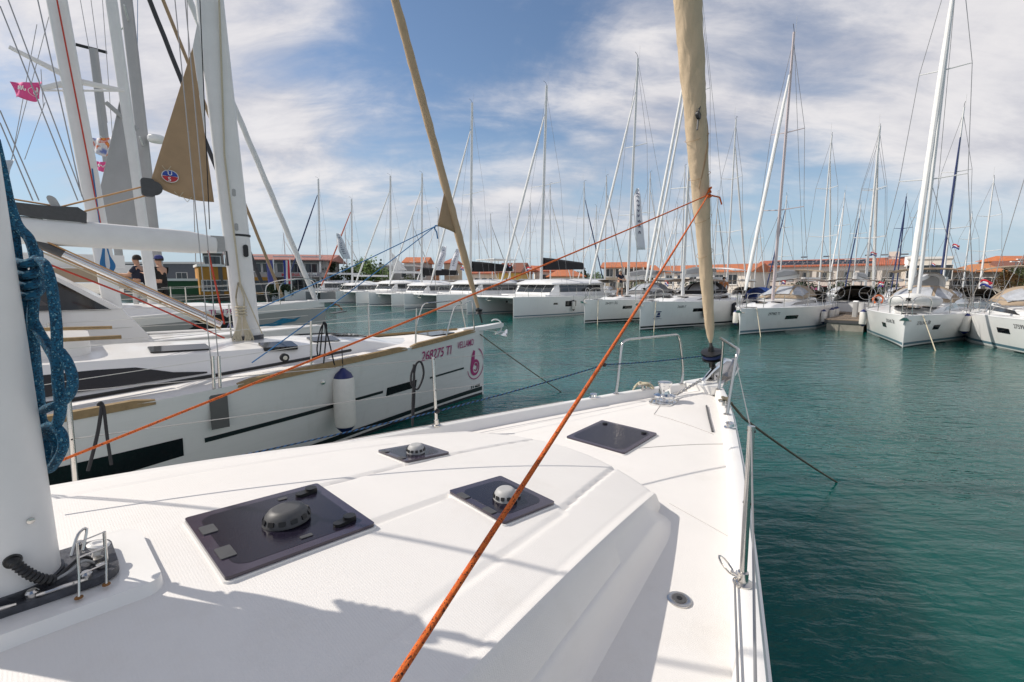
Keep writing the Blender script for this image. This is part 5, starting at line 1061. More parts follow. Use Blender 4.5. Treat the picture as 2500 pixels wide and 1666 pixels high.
catamaran('nearest white catamaran, black boom cover, two fenders on its side', .08, 30.7, top=17.2)
catamaran('white catamaran, second from right, with raised flybridge canopy', -6.1, 37.0, flyb=True, top=18.3)
catamaran('white catamaran under the loose tan clew, with a white headsail', -11.6, 44.3, top=15.0, cover=black_cl).scale = (.9, .92, .92)
for o_c in (catamaran('white catamaran left of the loose tan clew, small white sail at its mast foot', -16.6, 48.6, top=14.6, cover=None),):
    MB().grid(lambda a, b: Vector((-5.9-lerp(0, 2.0, b)*(1-a), .02*math.sin(5*a), lerp(3.4, 5.9, a)+.5*b*(1-a))), 8, 5).build('sail_clew', white_cl, o_c).modifiers.new('thick', 'SOLIDIFY').thickness = .01
catamaran('grey-hulled catamaran with an orange-red furled headsail', -22.2, 53.2, gm=red_cl, hullm=greyh, top=14.2, cover=None).scale = (.9, .9, .9)
catamaran('leftmost white catamaran with a dark blue furled headsail', -28.6, 57.5, gm=navy_cl, top=16.2, cover=None)
FC = Frame(.08, 30.7, 225); HC = Hull(12.8, 1.7, 1.42, 1.35, .4, 1.7, .72)
for d, w_ in ((5.35, 'front'), (8.2, 'rear')): hullfender(FC, HC, d, .72, 1, .8, .14, 'white fender with black ends on the nearest catamaran, %s one of two' % w_, black)
# ------------------------------------------------------------------ rear row: boats whose masts rise behind
rear_proto = {}
def rear_hull(o):
    if not rear_proto:
        H_ = Hull(11.5, 3.6, 1.2, 1.1, .6, 1.9, .45); H_.parts(o, gel_far, gel_far, 12); cabin(o, H_, 2, 8, .5, 1.2, .12, .4, gel_far)
        dome(o, -7.8, -6.3, 1.15, 1.35, .6, M('drab_canvas', (.26, .22, .18), .9, var=.1, vs=2), vinyl)
        bb = MB().grid(lambda a, b: Vector((lerp(-8.3, -10.8, a), lerp(-1.4, 1.4, b), 2.62-.15*abs(lerp(-1, 1, b))**3)), 6, 9).build('bimini', M('brown_canvas', (.16, .12, .09), .9, var=.1, vs=2), o); bb.modifiers.new('thick', 'SOLIDIFY').thickness = .02
        for sg in (-1, 1): tube_o('bimini_leg', [(-8.6, sg*1.36, 2.5), (-9.6, sg*1.5, 1.2)], .014, steel, bb, 5)
        MB().box(-9.2, -4.6, -.1, .1, 2.5, 2.75).build('boom', alu, o)
        MB().box(-11.3, -8.6, -.9, .9, .75, .8).build('cockpit_sole', teak, o)
        rear_proto['c'] = [c for c in o.children]
    else:
        for c in rear_proto['c']: copy_tree(c, o)
def rear(label, ub, ut, vt, D, hd=45, gm=white_cl, mm=alu, r=.09, gen=True, flagm=False):
    fr = Frame(0, 0, hd); base = at_y(ub, 690, D); ax = fr.ax
    top = at_y(ut, vt, D); k = max(-.9, min(.9, (top-base).dot(ax)))
    zt = top.z
    o = thing('sailboat', label, 'sailboat', (base.x+ax.x*4.4, base.y+ax.y*4.4, 0), fr.rz, 'sailboats moored behind the front row')
    rear_hull(o)
    rig(o, -4.4, 1.5, zt, k-.1, mm, gm, -.2, 1.3, r, beam=1.45, gr=.055 if gen else .02, spread=(.37, .67))
    return o
RB = (('sailboat behind the charcoal headsail, thin mast left of the catamarans', 701, 694, 570, 75, 45, white_cl),
      ('rear sailboat, short mast right of the loose clew', 1074, 1066, 512, 62, 225, white_cl), ('rear sailboat, shorter of two masts right of the tan clew', 1172, 1168, 542, 66, 45, white_cl),
      ('rear sailboat, taller of two masts right of the tan clew', 1203, 1196, 524, 62, 45, grey_cl), ('rear sailboat, mast just left of the nearest catamaran mast', 1294, 1291, 497, 52, 225, white_cl),
      ('rear sailboat, mast just right of the nearest catamaran mast', 1344, 1342, 451, 49, 45, white_cl), ('rear sailboat with the lowest mast, above the red hip roof', 1399, 1403, 583, 78, 45, white_cl),
      ('rear sailboat with a dark blue headsail left of the man', 1424, 1426, 446, 47, 45, navy_cl), ('rear sailboat, mast crossed by the orange rope left of the white banner', 1477, 1480, 432, 44, 45, grey_cl),
      ('rear sailboat, mast between the white banner and the twin headsails', 1580, 1588, 423, 42, 45, white_cl), ('rear sailboat, short mast just left of the tan furled sail', 1643, 1657, 499, 48, 225, white_cl),
      ('rear sailboat, taller mast just left of the tan furled sail', 1663, 1668, 408, 40, 45, white_cl), ('rear sailboat, tall mast standing right of the tan furled sail', 1775, 1797, 292, 31.5, 45, white_cl),
      ('rear sailboat with a blue headsail right of the pinkish mast', 1903, 1926, 477, 44, 225, navy_cl), ('rear sailboat, left of two equal masts before the solar roof', 2000, 2038, 329, 34, 45, white_cl),
      ('rear sailboat with a blue sail on a short mast before the tiled roof', 2083, 2103, 500, 45, 225, navy_cl), ('rear sailboat, right of two equal masts before the solar roof', 2112, 2141, 337, 34, 45, white_cl),
      ('rear sailboat with a fully blue short mast before the tiled roof', 2190, 2212, 480, 43, 225, navy_cl), ('rear sailboat, tall mast right of the bow-on sloop headsail', 2302, 2362, 260, 28.5, 225, navy_cl),
      ('rear sailboat, mast over the large tricolour flag at right', 2394, 2448, 432, 36, 45, white_cl))
RB += (('rear sailboat, thin mast between the orange-red headsail and the tree', 848, 845, 560, 74, 45, white_cl), ('rear sailboat, thin mast just left of the loose tan clew', 1012, 1010, 530, 70, 45, grey_cl),
       ('rear sailboat, thin mast over the yellow house', 1246, 1243, 500, 60, 45, white_cl), ('rear sailboat, thin mast left of the man on the foredeck', 1452, 1454, 505, 58, 225, white_cl),
       ('rear sailboat, thin mast right of the white banner', 1612, 1618, 520, 58, 45, white_cl), ('rear sailboat, thin mast left of the bare tall mast by the tan sail', 1742, 1752, 470, 50, 45, grey_cl),
       ('rear sailboat, thin mast left of the solar panels', 1842, 1862, 520, 52, 45, white_cl), ('rear sailboat, thin mast over the middle of the tiled roof', 2042, 2066, 470, 48, 225, white_cl),
       ('rear sailboat, thin mast left of the bow-on headsail', 2226, 2258, 440, 42, 45, white_cl), ('rear sailboat, thin mast over the stone house', 2352, 2396, 520, 44, 45, white_cl))
for (lb, ub, ut, vt, D, hd, gm) in RB: rear(lb, ub, ut, vt, D, hd, gm, mm=navy_cl if 'fully blue' in lb else alu)
# open-stern boat on the finger pontoon
so_, Hs, Fs_ = monohull('open-sterned sailboat with dark brown hood, moored stern-to at the pontoon', 29.3, 37.0, 45, 11.3, 3.6, 1.25, 1.0, top=13.2, hood=M('brown_hood', (.05, .035, .028), .9, var=.1, vs=2), bimini=False, cover=grey_cl, mm=alu, group='sailboats moored behind the front row', anchor=False)
MB().box(-11.35, -11.2, -1.2, 1.2, .2, .95).build('transom', gel_far, so_)
om = thing('outboard_motor', 'black outboard motor clamped on the rail of the open-sterned sailboat', 'outboard', Fs_.wor((-10.9, 1.35, 1.45)), Fs_.rz)
MB().lathe([(.03, -.1), (.16, -.05), (.17, .15), (.1, .25), (.02, .27)], 12, sx=1.3).build('motor_cowl', black, om); MB().box(-.05, .05, -.04, .04, -.9, -.05).build('motor_leg', black, om)
lb_ = thing('lifebuoy', 'orange horseshoe lifebuoy on the open-sterned sailboat', 'lifebuoy', Fs_.wor((-10.9, -1.5, 1.35)), Fs_.rz)
MB().tube([Vector((0, .25*math.cos(a), .25*math.sin(a))) for a in [R(-60+30*k) for k in range(11)]], .06, 8).build('buoy_ring', M('lifebuoy_orange', (.75, .16, .03), .6), lb_)
# ------------------------------------------------------------------ pontoons
wood = M('pontoon_boards', (.22, .17, .125), .85, var=.25, vs=3); conc = M('pontoon_float', (.30, .28, .24), .9, var=.25, vs=2)
def pontoon(name, x, y, L, W, label):
    o = thing(name, label, 'pontoon', (x, y, 0), R(45)); MB().box(.05, L, -W/2+.1, W/2-.1, -.3, .38).build('float', conc, o)
    f = MB().box(0, L, -W/2, W/2, .38, .52).build('frame', dgrey, o)
    n = int(L/.16); me = None
    for i in range(min(n, 40)):
        if me is None: b0 = MB().box(0, .145, -W/2-.02, W/2+.02, .522, .56).build('board', wood, o); me = b0
        else: b0 = me.copy(); C.objects.link(b0); b0.parent = o
        b0.location = (i*.16, 0, 0)
    if n > 40: MB().box(6.4, L, -W/2-.02, W/2+.02, .522, .558).build('decking', wood, o)
pontoon('finger_pontoon', 16.5, 22.5, 6.2, 1.7, 'wooden finger pontoon between the two sloops at right')
pc = thing('pontoon', 'long main pontoon hidden behind the row of boats', 'pontoon', (21.5, 28.2, 0), R(-45))
MB().box(-75, 14, -1.2, 1.2, -.3, .5).build('float', conc, pc); MB().box(-75, 14, -1.25, 1.25, .5, .56).build('decking', wood, pc)
pb = thing('service_pedestal', 'grey service pedestal standing on the finger pontoon', 'pedestal', (18.4, 24.4, .56), R(45))
MB().prism(rrect(.15, .11, .04), lambda a, b: Vector((a, b, 0)), lambda a, b: Vector((a, b, .8))).build('pedestal_body', lgrey, pb); MB().prism(rrect(.17, .13, .05), lambda a, b: Vector((a, b, .8)), lambda a, b: Vector((a*.8, b*.8, .87))).build('pedestal_cap', whitep, pb)
# ------------------------------------------------------------------ buildings
def tile_mat(name, c):
    m = M(name, c, .85, var=.18, vs=1.2); nt = m.node_tree; b = nt.nodes['Principled BSDF']
    tc = nt.nodes.new('ShaderNodeTexCoord'); wv = nt.nodes.new('ShaderNodeTexWave'); wv.inputs['Scale'].default_value = 1.5; wv.bands_direction = 'X'; nt.links.new(tc.outputs['Object'], wv.inputs[0])
    bp = nt.nodes.new('ShaderNodeBump'); bp.inputs['Strength'].default_value = .6; bp.inputs['Distance'].default_value = .08; nt.links.new(wv.outputs[0], bp.inputs['Height']); nt.links.new(bp.outputs[0], b.inputs['Normal']); return m
tile_o = tile_mat('orange_tiles', (.50, .165, .07)); tile_r = tile_mat('red_tiles', (.43, .125, .065)); tile_d = tile_mat('brown_tiles', (.22, .085, .055)); tile_p = tile_mat('faded_pink_tiles', (.36, .17, .14))
wallw = M('cream_render', (.74, .68, .60), .9, var=.08, vs=.5); wallg = M('grey_render', (.36, .35, .345), .9, var=.08, vs=.5); wally = M('yellow_render', (.62, .40, .10), .9, var=.08, vs=.5)
wallo = M('ochre_render', (.42, .20, .035), .9, var=.1, vs=.6); wallst = M('stone_wall', (.36, .33, .29), .95, var=.3, vs=2.2, bump=.6, bs=3.); wallb = M('beige_render', (.52, .44, .33), .9, var=.1, vs=.5); wallt = M('terracotta_render', (.45, .21, .11), .9, var=.1, vs=.5)
trim = M('white_trim', (.72, .70, .67), .7)
def building(label, u0, u1, D0, D1, depth, eave, ridge, wm, rm, wins=(), roof='gable', over=.4, cat='house', name='house', base=.85, chim=0, wd=1.0, wh=1.2, wz=(1.0, 3.6)):
    """front face from pixel column u0 at distance D0 to u1 at D1"""
    a = at_y(u0, 690, D0); b = at_y(u1, 690, D1); a.z = b.z = 0; d = b-a; W = d.length; rz = math.atan2(d.y, d.x)
    o = thing(name, label, cat, (a.x, a.y, base), rz); E = eave-base; Rg = ridge-base
    MB().box(0, W, 0, depth, 0, E).build('wall', wm, o)
    if roof == 'flat':
        MB().box(-.15, W+.15, -.15, depth+.15, E, E+.3).build('parapet', trim, o)
    else:
        hip = min(W*.35, depth/2) if roof == 'hip' else 0.
        vs = [(-over, -over, E-.08), (W+over, -over, E-.08), (W+over, depth+over, E-.08), (-over, depth+over, E-.08), (hip-(over if not hip else 0), depth/2, Rg), (W-hip+(over if not hip else 0), depth/2, Rg)]
        rf = MB().add([Vector(q) for q in vs]+[Vector(q)+Vector((0, 0, .14)) for q in vs], [(6, 7, 11, 10), (8, 9, 10, 11), (7, 8, 11), (9, 6, 10), (0, 1, 7, 6), (1, 2, 8, 7), (2, 3, 9, 8), (3, 0, 6, 9), (0, 3, 2, 1)]).build('roof', rm, o)
        if not hip: 
            for x in (0., W): MB().add([Vector((x, 0, E)), Vector((x, depth, E)), Vector((x, depth/2, Rg-.05)), Vector((x+.05, 0, E)), Vector((x+.05, depth, E)), Vector((x+.05, depth/2, Rg-.05))], [(0, 1, 2), (3, 5, 4), (0, 3, 4, 1), (1, 4, 5, 2), (2, 5, 3, 0)]).build('gable', wm, o)
        for k in range(chim): MB().box(W*(.3+.35*k), W*(.3+.35*k)+.5, depth*.45, depth*.45+.5, Rg-.4, Rg+.7).build('chimney', wm, rf)
    for (fx, z, w, h) in wins:
        x = fx*W; f = MB().box(x-w/2-.07, x+w/2+.07, -.04, .02, z-.07, z+h+.07).build('window', trim, o)
        n = 2 if w > .9 else 1
        for i in range(n): MB().box(x-w/2+w/n*i+.03, x-w/2+w/n*(i+1)-.03, -.055, -.03, z, z+h).build('pane', glass_b, f)
        MB().box(x-w/2-.12, x+w/2+.12, -.12, .0, z-.16, z-.071).build('sill', trim, f)
    return o, W, E, Rg
def row(n, z, w, h, a=.1, b=.9): return [(lerp(a, b, (i+.5)/n), z, w, h) for i in range(n)]
# marina office, left
mo_, W_, E_, R_ = building('marina office with faded red roof and two-storey glazed front behind the flagpoles', 585, 800, 62, 64, 9, 5.4, 6.3, wallg, tile_p, row(5, 2.9, 1.6, 1.2)+row(4, .5, 1.5, 1.4, .45, 1.), over=.9, cat='building', name='marina_office')
MB().box(0, W_, -1.8, 0, 2.25, 2.9).build('balcony', wallg, mo_); MB().box(-.3, W_*.42, -2.2, .0, 0, 2.25).build('ochre_front', wallo, mo_); MB().box(.6, W_*.38, -2.26, -2.2, .3, 1.8).build('shop_window', glass_b, mo_)
MB().box(W_*.02, W_*.98, -1.0, .1, 4.4, 4.5).build('soffit', dgrey, mo_)
txm2 = M('sign_red', (.55, .05, .06), .6); txm3 = M('sign_navy', (.12, .13, .2), .6)
text_o('sign_lettering', 'MARINA', .62, lambda a, b: Vector((W_*.52+a, -1.83, 2.36+b)), txm2, mo_); text_o('sign_lettering', 'PIROVAC', .62, lambda a, b: Vector((W_*.79+a*.8, -1.83, 2.36+b)), txm3, mo_)
for i in range(3): MB().box(W_*(.02+.33*i), W_*(.24+.33*i), 1.6, 3.4, E_+.42, E_+.62, Matrix.Rotation(R(2), 4, 'X')).build('roof_panel', M('pale_panel', (.55, .56, .58), .4), mo_)
building('small ochre lookout building with a flat dark roof, left of the marina office', 487, 560, 58, 60, 6, 4.4, 4.6, wallo, tile_p, row(3, .6, 1.0, 1.2), roof='flat', cat='building', name='lookout_building')
lk, Wl, El, _ = building('glazed cabin with a dark flat roof on top of the ochre building', 500, 545, 58.6, 59.5, 3, 6.1, 6.3, M('cabin_frame', (.10, .09, .08), .6), tile_p, row(3, 3.9, .7, .95), roof='flat', cat='building', name='lookout_cabin')
building('dark grey boat shed at the far left behind the people', 300, 490, 70, 70, 10, 5.2, 5.4, M('shed_grey', (.12, .13, .15), .8, var=.1), tile_p, row(3, 1.5, 1.6, 1.5), roof='flat', cat='building', name='boat_shed')
building('low green fence-clad shed beside the ochre building', 390, 487, 60, 60, 3, 2.6, 2.7, M('green_panels', (.015, .07, .025), .8, var=.15), tile_p, (), roof='flat', cat='building', name='green_shed')
# middle houses
building('grey modern house between the tree and the orange-roofed house', 928, 1012, 78, 78, 8, 5.1, 5.3, wallg, tile_o, row(2, 2.4, .9, 1.2), roof='flat')
building('orange-roofed grey house above the left catamarans', 988, 1040, 84, 84, 7, 6.0, 7.0, wallg, tile_o, row(2, 3.2, 1., 1.1), roof='gable')
building('lower balcony house in front of the orange-roofed grey house', 1000, 1044, 79, 79, 4, 4.2, 4.6, M('pinkish_render', (.38, .33, .31), .9), tile_o, row(3, .8, .9, 1.2)+row(3, 2.4, .8, .7), roof='gable')
building('small terracotta house right of the balcony house', 1030, 1062, 86, 86, 6, 4.3, 5.0, wallt, tile_o, row(1, .9, 1.2, 1.3), roof='gable')
building('dark red roofed house behind the white banners', 1085, 1118, 92, 92, 8, 6.2, 7.2, wallb, tile_r, row(1, 3, 1, 1.1), roof='hip')
building('cream house with low red roof behind the black boom cover', 1150, 1215, 84, 84, 7, 4.0, 4.9, wallw, tile_r, row(3, 1.2, .9, 1.1))
building('yellow house with a brown tiled roof and skylights', 1214, 1268, 80, 79, 9, 4.1, 5.8, wally, tile_d, row(1, 1.0, 1.0, 1.2))
building('terracotta gable house right of the yellow one', 1268, 1300, 88, 88, 7, 4.6, 5.6, wallw, tile_o, row(1, 1.2, 1.0, 1.2))
building('white house with red roof behind the nearest catamaran mast', 1308, 1395, 92, 92, 7, 4.6, 5.7, wallw, tile_r, row(3, 2.0, .9, 1.1))
building('beige house with a broad orange hip roof left of the man', 1345, 1425, 84, 84, 8, 3.5, 4.9, wallb, tile_o, row(3, .8, 1.0, 1.3), roof='hip')
bl, Wb, Eb, _ = building('beige two-storey house with balcony and orange roof above the white banner', 1474, 1572, 82, 80, 9, 5.0, 6.0, wallb, tile_o, row(2, 2.6, 1.2, 1.3, .02, .5)+row(3, .4, 1.1, 1.4), roof='gable', over=.7)
MB().box(Wb*.5, Wb, -1.6, 0, 1.9, 2.1).box(Wb*.5, Wb, -1.6, -1.5, 2.1, 2.8).build('balcony', trim, bl); MB().box(Wb*.5, Wb*.98, -.03, .02, 2.2, 3.9).build('balcony_opening', dgrey, bl)
for x in (.52, .75, .98): tube_o('balcony_post', [(Wb*x, -1.5, -.2), (Wb*x, -1.5, Eb)], .09, trim, bl, 6)
building('red-roofed house with a pale gable left of the long terrace', 1555, 1610, 86, 86, 8, 4.4, 5.6, wallw, tile_o, row(1, 1.2, 1., 1.2))
# right: long terrace, solar-roofed hotel, cube, stone house
building('long cream terrace with a red tiled roof behind the tan furled sail', 1600, 1832, 79, 68, 9, 4.05, 5.2, wallw, tile_o, row(6, 1.3, 1.3, 1.4), cat='building', name='terrace')
ht, Wh, Eh, Rh = building('long two-storey cream building with solar panels on its tiled roof', 1848, 2210, 78, 66, 9, 4.95, 6.05, wallw, tile_r, (), cat='building', name='hotel')
nb_ = 7
for i in range(nb_):
    x0 = Wh*(.015+.985*i/nb_); x1 = Wh*(.015+.985*(i+1)/nb_)-.6
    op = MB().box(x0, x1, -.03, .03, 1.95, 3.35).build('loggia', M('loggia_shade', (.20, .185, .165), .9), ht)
    MB().box(x0+(x1-x0)*.4, x0+(x1-x0)*.62, -.06, .0, 1.95, 3.1).build('glass_door', glass_b, op); MB().box(x0+(x1-x0)*.66, x0+(x1-x0)*.86, -.055, .0, 1.95, 3.1).build('curtained_door', M('curtain', (.35, .34, .28), .9), op)
    MB().box(x0-.1, x1+.1, -.14, -.02, 1.86, 1.98).build('ledge', trim, op); tube_o('railing', [(x0, -.1, 2.25), (x1, -.1, 2.25)], .03, trim, op, 5)
MB().box(0, Wh, -.6, .0, -.05, .9).build('shop_fronts', M('shop_dark', (.06, .055, .06), .6, var=.5, vs=1.), ht); MB().box(0, Wh, -2.0, -.02, .9, 1.0).build('awning', M('awning_maroon', (.14, .03, .035), .9), ht)
for i, c in ((0, (.15, .28, .5)), (1, (.5, .52, .55)), (2, (.45, .1, .25)), (4, (.12, .2, .42)), (6, (.3, .35, .45))): MB().box(Wh*(.12+.13*i), Wh*(.2+.13*i), -2.05, -2.01, .35, .9).build('banner', M('banner_%d' % i, c, .8, var=.2, vs=2.), ht)
sl_ = math.atan2(Rh-Eh, 4.9); pm = M('solar_cell', (.018, .024, .04), .6, spec=.2)
for r_i in range(2):
    for c_i in range(11):
        if r_i == 1 and c_i > 9: continue
        x = Wh*.07+c_i*1.28+r_i*.25; y0 = .35+r_i*1.75
        f = MB().box(x, x+1.2, 0, 1.65, .16, .21, Matrix.Translation((0, y0, Eh-.02+y0*math.tan(sl_)*.98+.05)) @ Matrix.Rotation(sl_, 4, 'X')).build('solar_panel', M('panel_frame', (.28, .29, .31), .6), ht)
        for s_i in (0, 1): MB().box(x+.04, x+1.16, .04+.8*s_i, .8*s_i+.78, .205, .222, Matrix.Translation((0, y0, Eh-.02+y0*math.tan(sl_)*.98+.05)) @ Matrix.Rotation(sl_, 4, 'X')).build('cell', pm, f)
MB().box(Wh*.89, Wh*.955, 3.2, 4.6, Rh-.5, Rh+.95).build('roof_box', wallw, ht)
for x in (.30, .46, .74, .84, .96): MB().box(Wh*x, Wh*x+.9, 3.0, 3.7, 0, .1, Matrix.Translation((0, 0, Eh+3.1*math.tan(sl_)+.15)) @ Matrix.Rotation(sl_, 4, 'X')).build('skylight', glass_b, ht)
cu, Wc, Ec, _ = building('white cube building with a wide dark window strip behind the bow-on sloop', 2212, 2318, 65, 62, 9, 5.6, 5.8, wallw, tile_o, [(.08+.17*i, 2.0, .9, 1.9) for i in range(6)], roof='flat', cat='building', name='cube_building')
ac = thing('roof_unit', 'pale air-conditioning unit on the roof edge of the white cube building', 'air conditioner', at_y(2231, 637, 65.5)-Vector((0, 0, .5)), 0)
MB().box(-.9, .9, -.5, .5, -.3, 1.2).build('unit_case', whitep, ac)
for z in (.1, .8): MB().lathe([(.3, 0), (.3, .03), (.02, .04)], 14, Matrix.Translation((0, -.5, z)) @ Matrix.Rotation(R(90), 4, 'X')).build('fan_grille', dgrey, ac)
building('grey stone house with a bright orange roof at right', 2316, 2445, 68, 64, 9, 3.95, 5.0, wallst, M('bright_tiles', (.50, .20, .075), .85, var=.1, vs=1.), row(5, 1.2, 1.0, 1.0), roof='hip', over=.5)
building('pale house with brown roof at the right edge', 2438, 2510, 76, 74, 8, 4.9, 5.9, wallb, tile_d, row(3, 2.3, .9, 1.1), roof='gable')
building('far house with terracotta roof cut by the right edge', 2478, 2560, 95, 95, 8, 7.0, 7.9, wallt, tile_o, row(3, 4, 1, 1.2), roof='gable')
# ------------------------------------------------------------------ trees and plants
def leaf_mat(name, c):
    m = M(name, c, .75); nt = m.node_tree; b = nt.nodes['Principled BSDF']; oi = nt.nodes.new('ShaderNodeNewGeometry'); hs = nt.nodes.new('ShaderNodeHueSaturation'); hs.inputs['Color'].default_value = (*c, 1)
    mr = nt.nodes.new('ShaderNodeMapRange'); mr.inputs[3].default_value = .6; mr.inputs[4].default_value = 1.5; nt.links.new(oi.outputs['Random Per Island'], mr.inputs[0]); nt.links.new(mr.outputs[0], hs.inputs['Value']); nt.links.new(hs.outputs[0], b.inputs['Base Color']); return m
lf_g = leaf_mat('leaf_green', (.075, .13, .022)); lf_d = leaf_mat('leaf_dark', (.025, .045, .018)); lf_o = leaf_mat('leaf_olive', (.085, .10, .04)); bark = M('bark', (.10, .075, .05), .95, var=.3, vs=6.)
def tree(label, u, vb, vt, D, w, mat, n=1500, leaf=.16, name='tree', cat='tree', trunk=True, shape='round', seed=1):
    rg = random.Random(seed); p = at_y(u, 690, D); p.z = .85; top = at_y(u, vt, D).z; Hh = top-.85; o = thing(name, label, cat, p, rg.uniform(0, 6))
    t0 = .3*Hh if trunk else .02
    limbs = MB().tube(spline([(0, 0, -.1), (.05*Hh*rg.uniform(-1, 1), .03*Hh, t0*.6), (0, .02*Hh, t0+.35*Hh)], 4), [.05*Hh*(1-.09*k) for k in range(9)], 7)
    cl = []
    for i in range(26 if shape == 'round' else 14):
        if shape == 'cone': z = rg.uniform(.05, .98); r = w/2*(1-z)**.6*(.5 if z < .1 else 1); a = rg.uniform(0, 6.28); c = Vector((r*.5*math.cos(a), r*.5*math.sin(a), z*Hh)); cr = max(.12, r*.8)
        else:
            a = rg.uniform(0, 6.28); z = rg.uniform(0, 1); rr = w/2*math.sin(math.pi*min(1, max(.12, .12+z*.86)))*rg.uniform(.35, .95); c = Vector((rr*math.cos(a), rr*math.sin(a), t0+(Hh-t0)*(.08+.84*z))); cr = w*rg.uniform(.11, .2)
            if i < 9: limbs.tube(spline([(0, 0, t0*.8), Vector((c.x*.4, c.y*.4, lerp(t0, c.z, .6))), c], 4), [.022*Hh*(1-.1*k) for k in range(9)], 5)
        cl.append((c, cr))
    limbs.build('trunk', bark, o); vs = []; fs = []
    for i in range(n):
        c, cr = cl[i % len(cl)]; d = Vector((rg.gauss(0, 1), rg.gauss(0, 1), rg.gauss(0, .8))); d = d.normalized()*cr*rg.uniform(.4, 1.1); q = c+d
        x = Vector((rg.gauss(0, 1), rg.gauss(0, 1), rg.gauss(0, 1))).normalized(); y = x.orthogonal().normalized(); s_ = leaf*rg.uniform(.6, 1.4); b = len(vs)
        vs += [q+x*s_, q+y*s_*.55, q-x*s_, q-y*s_*.55]; fs.append((b, b+1, b+2, b+3))
    MB().add(vs, fs).build('crown', mat, o, fix=False); return o
tree('large bright green tree left of the grey modern house', 892, 700, 643, 74, 8.2, lf_g, 3200, .22, seed=3)
tree('lower bright green tree beside the large one', 856, 700, 662, 72, 4.6, lf_o, 1500, .18, seed=5)
tree('dark cypress rising above the grey house', 932, 690, 632, 95, 1.8, lf_d, 900, .16, shape='cone', seed=7, name='cypress')
tree('dark leafy tree right of the marina office roof', 812, 700, 642, 66, 4.2, lf_d, 1600, .16, seed=8)
tree('dark bush in front of the marina office', 672, 715, 694, 58, 3.2, lf_d, 900, .14, trunk=False, name='bush', cat='bush', seed=9)
tree('dark round bush between the flagpoles', 700, 715, 696, 58, 2.4, lf_d, 800, .13, trunk=False, name='bush', cat='bush', seed=10)
tree('trimmed bush below the tree, right of the orange headsail', 861, 700, 686, 60, 3.2, lf_d, 800, .13, trunk=False, name='bush', cat='bush', seed=11)
tree('green hedge bush under the balcony house', 1000, 700, 682, 66, 5, lf_o, 1100, .15, trunk=False, name='bush', cat='bush', seed=12)
tree('green tree right of the orange hip roof', 1420, 700, 668, 90, 5, lf_d, 1500, .17, seed=13)
tree('low green tree left of the beige house', 1455, 700, 668, 88, 5.4, lf_g, 1600, .17, seed=14)
tree('slim cypress above the nearest catamaran', 1426, 690, 655, 96, 1.6, lf_d, 700, .15, shape='cone', seed=15, name='cypress')
tree('olive tree at the far right edge', 2490, 700, 655, 60, 5, lf_o, 1600, .16, seed=16)
tree('autumn-coloured tree before the pale house at right', 2462, 700, 668, 56, 3.4, leaf_mat('leaf_rusty', (.16, .09, .03)), 1200, .13, seed=17)
for k, u in enumerate((1690, 1730, 1960, 2060, 2160)): tree(('low hedge bush before the terrace', 'low hedge bush right of the tan sail', 'low hedge bush under the solar roof', 'low hedge bush behind the open-sterned boat', 'low hedge bush left of the cube building')[k], u, 705, 689, 56, 3.6, lf_d, 600, .14, trunk=False, name='bush', cat='bush', seed=20+k)
def palm(label, u, vt, D, seed):
    rg = random.Random(seed); p = at_y(u, 690, D); p.z = .85; hh = at_y(u, vt, D).z-1.6; o = thing('palm_tree', label, 'palm', p)
    MB().tube([(0, 0, 0), (.08, 0, hh*.5), (0, 0, hh)], [.22, .18, .2], 8).build('trunk', bark, o); mb = MB()
    for k in range(22):
        a = rg.uniform(0, 6.28); l = rg.uniform(1.1, 1.7); e = rg.uniform(-.2, 1.2)
        P_ = [Vector((math.cos(a)*l*t*math.cos(e*(1-t)), math.sin(a)*l*t*math.cos(e*(1-t)), hh+l*(math.sin(e)*t-1.0*t*t))) for t in [i/8. for i in range(9)]]; sd_ = Vector((-math.sin(a), math.cos(a), 0))
        for i in range(8): 
            for sg in (-1, 1): mb.add([P_[i], P_[i+1], P_[i+1]+sd_*sg*.25-Vector((0, 0, .18))], [(0, 1, 2)])
    mb.build('crown', lf_o, o, fix=False)
palm('palm tree left of the tan furled sail, behind the twin headsails', 1588, 660, 58, 1); palm('palm tree right of the beige house', 1565, 664, 60, 2)
# ------------------------------------------------------------------ flags, banners, lamps
hr = {'r': M('flag_red', (.62, .03, .05), .8), 'w': M('flag_white', (.75, .75, .75), .8), 'b': M('flag_blue', (.03, .05, .30), .8)}
def tricolour(label, u, v, D, w, h, vertical=False, lean=0.):
    p = at_y(u, v, D); o = thing('flag', label, 'flag', p)
    for k, c in enumerate('rwb' if not vertical else 'bwr'):
        if vertical: f = lambda a, b: Vector((w*(k+a)/3., .06*math.sin(5*b), -h*b))
        else: f = lambda a, b: Vector((w*a, .08*math.sin(5*a+1), -h*(k+b)/3.+.07*math.sin(6*a)+lean*a))
        MB().grid(f, 10, 3 if not vertical else 8).build('flag_stripe', hr[c], o).modifiers.new('thick', 'SOLIDIFY').thickness = .01
    MB().prism(rrect(.1*w, .17*h, .02), lambda a, b: Vector((w*.5+a, -.1, -h*.48+b)), lambda a, b: Vector((w*.5+a, -.11, -h*.48+b))).build('flag_shield', hr['r'], o)
    return o
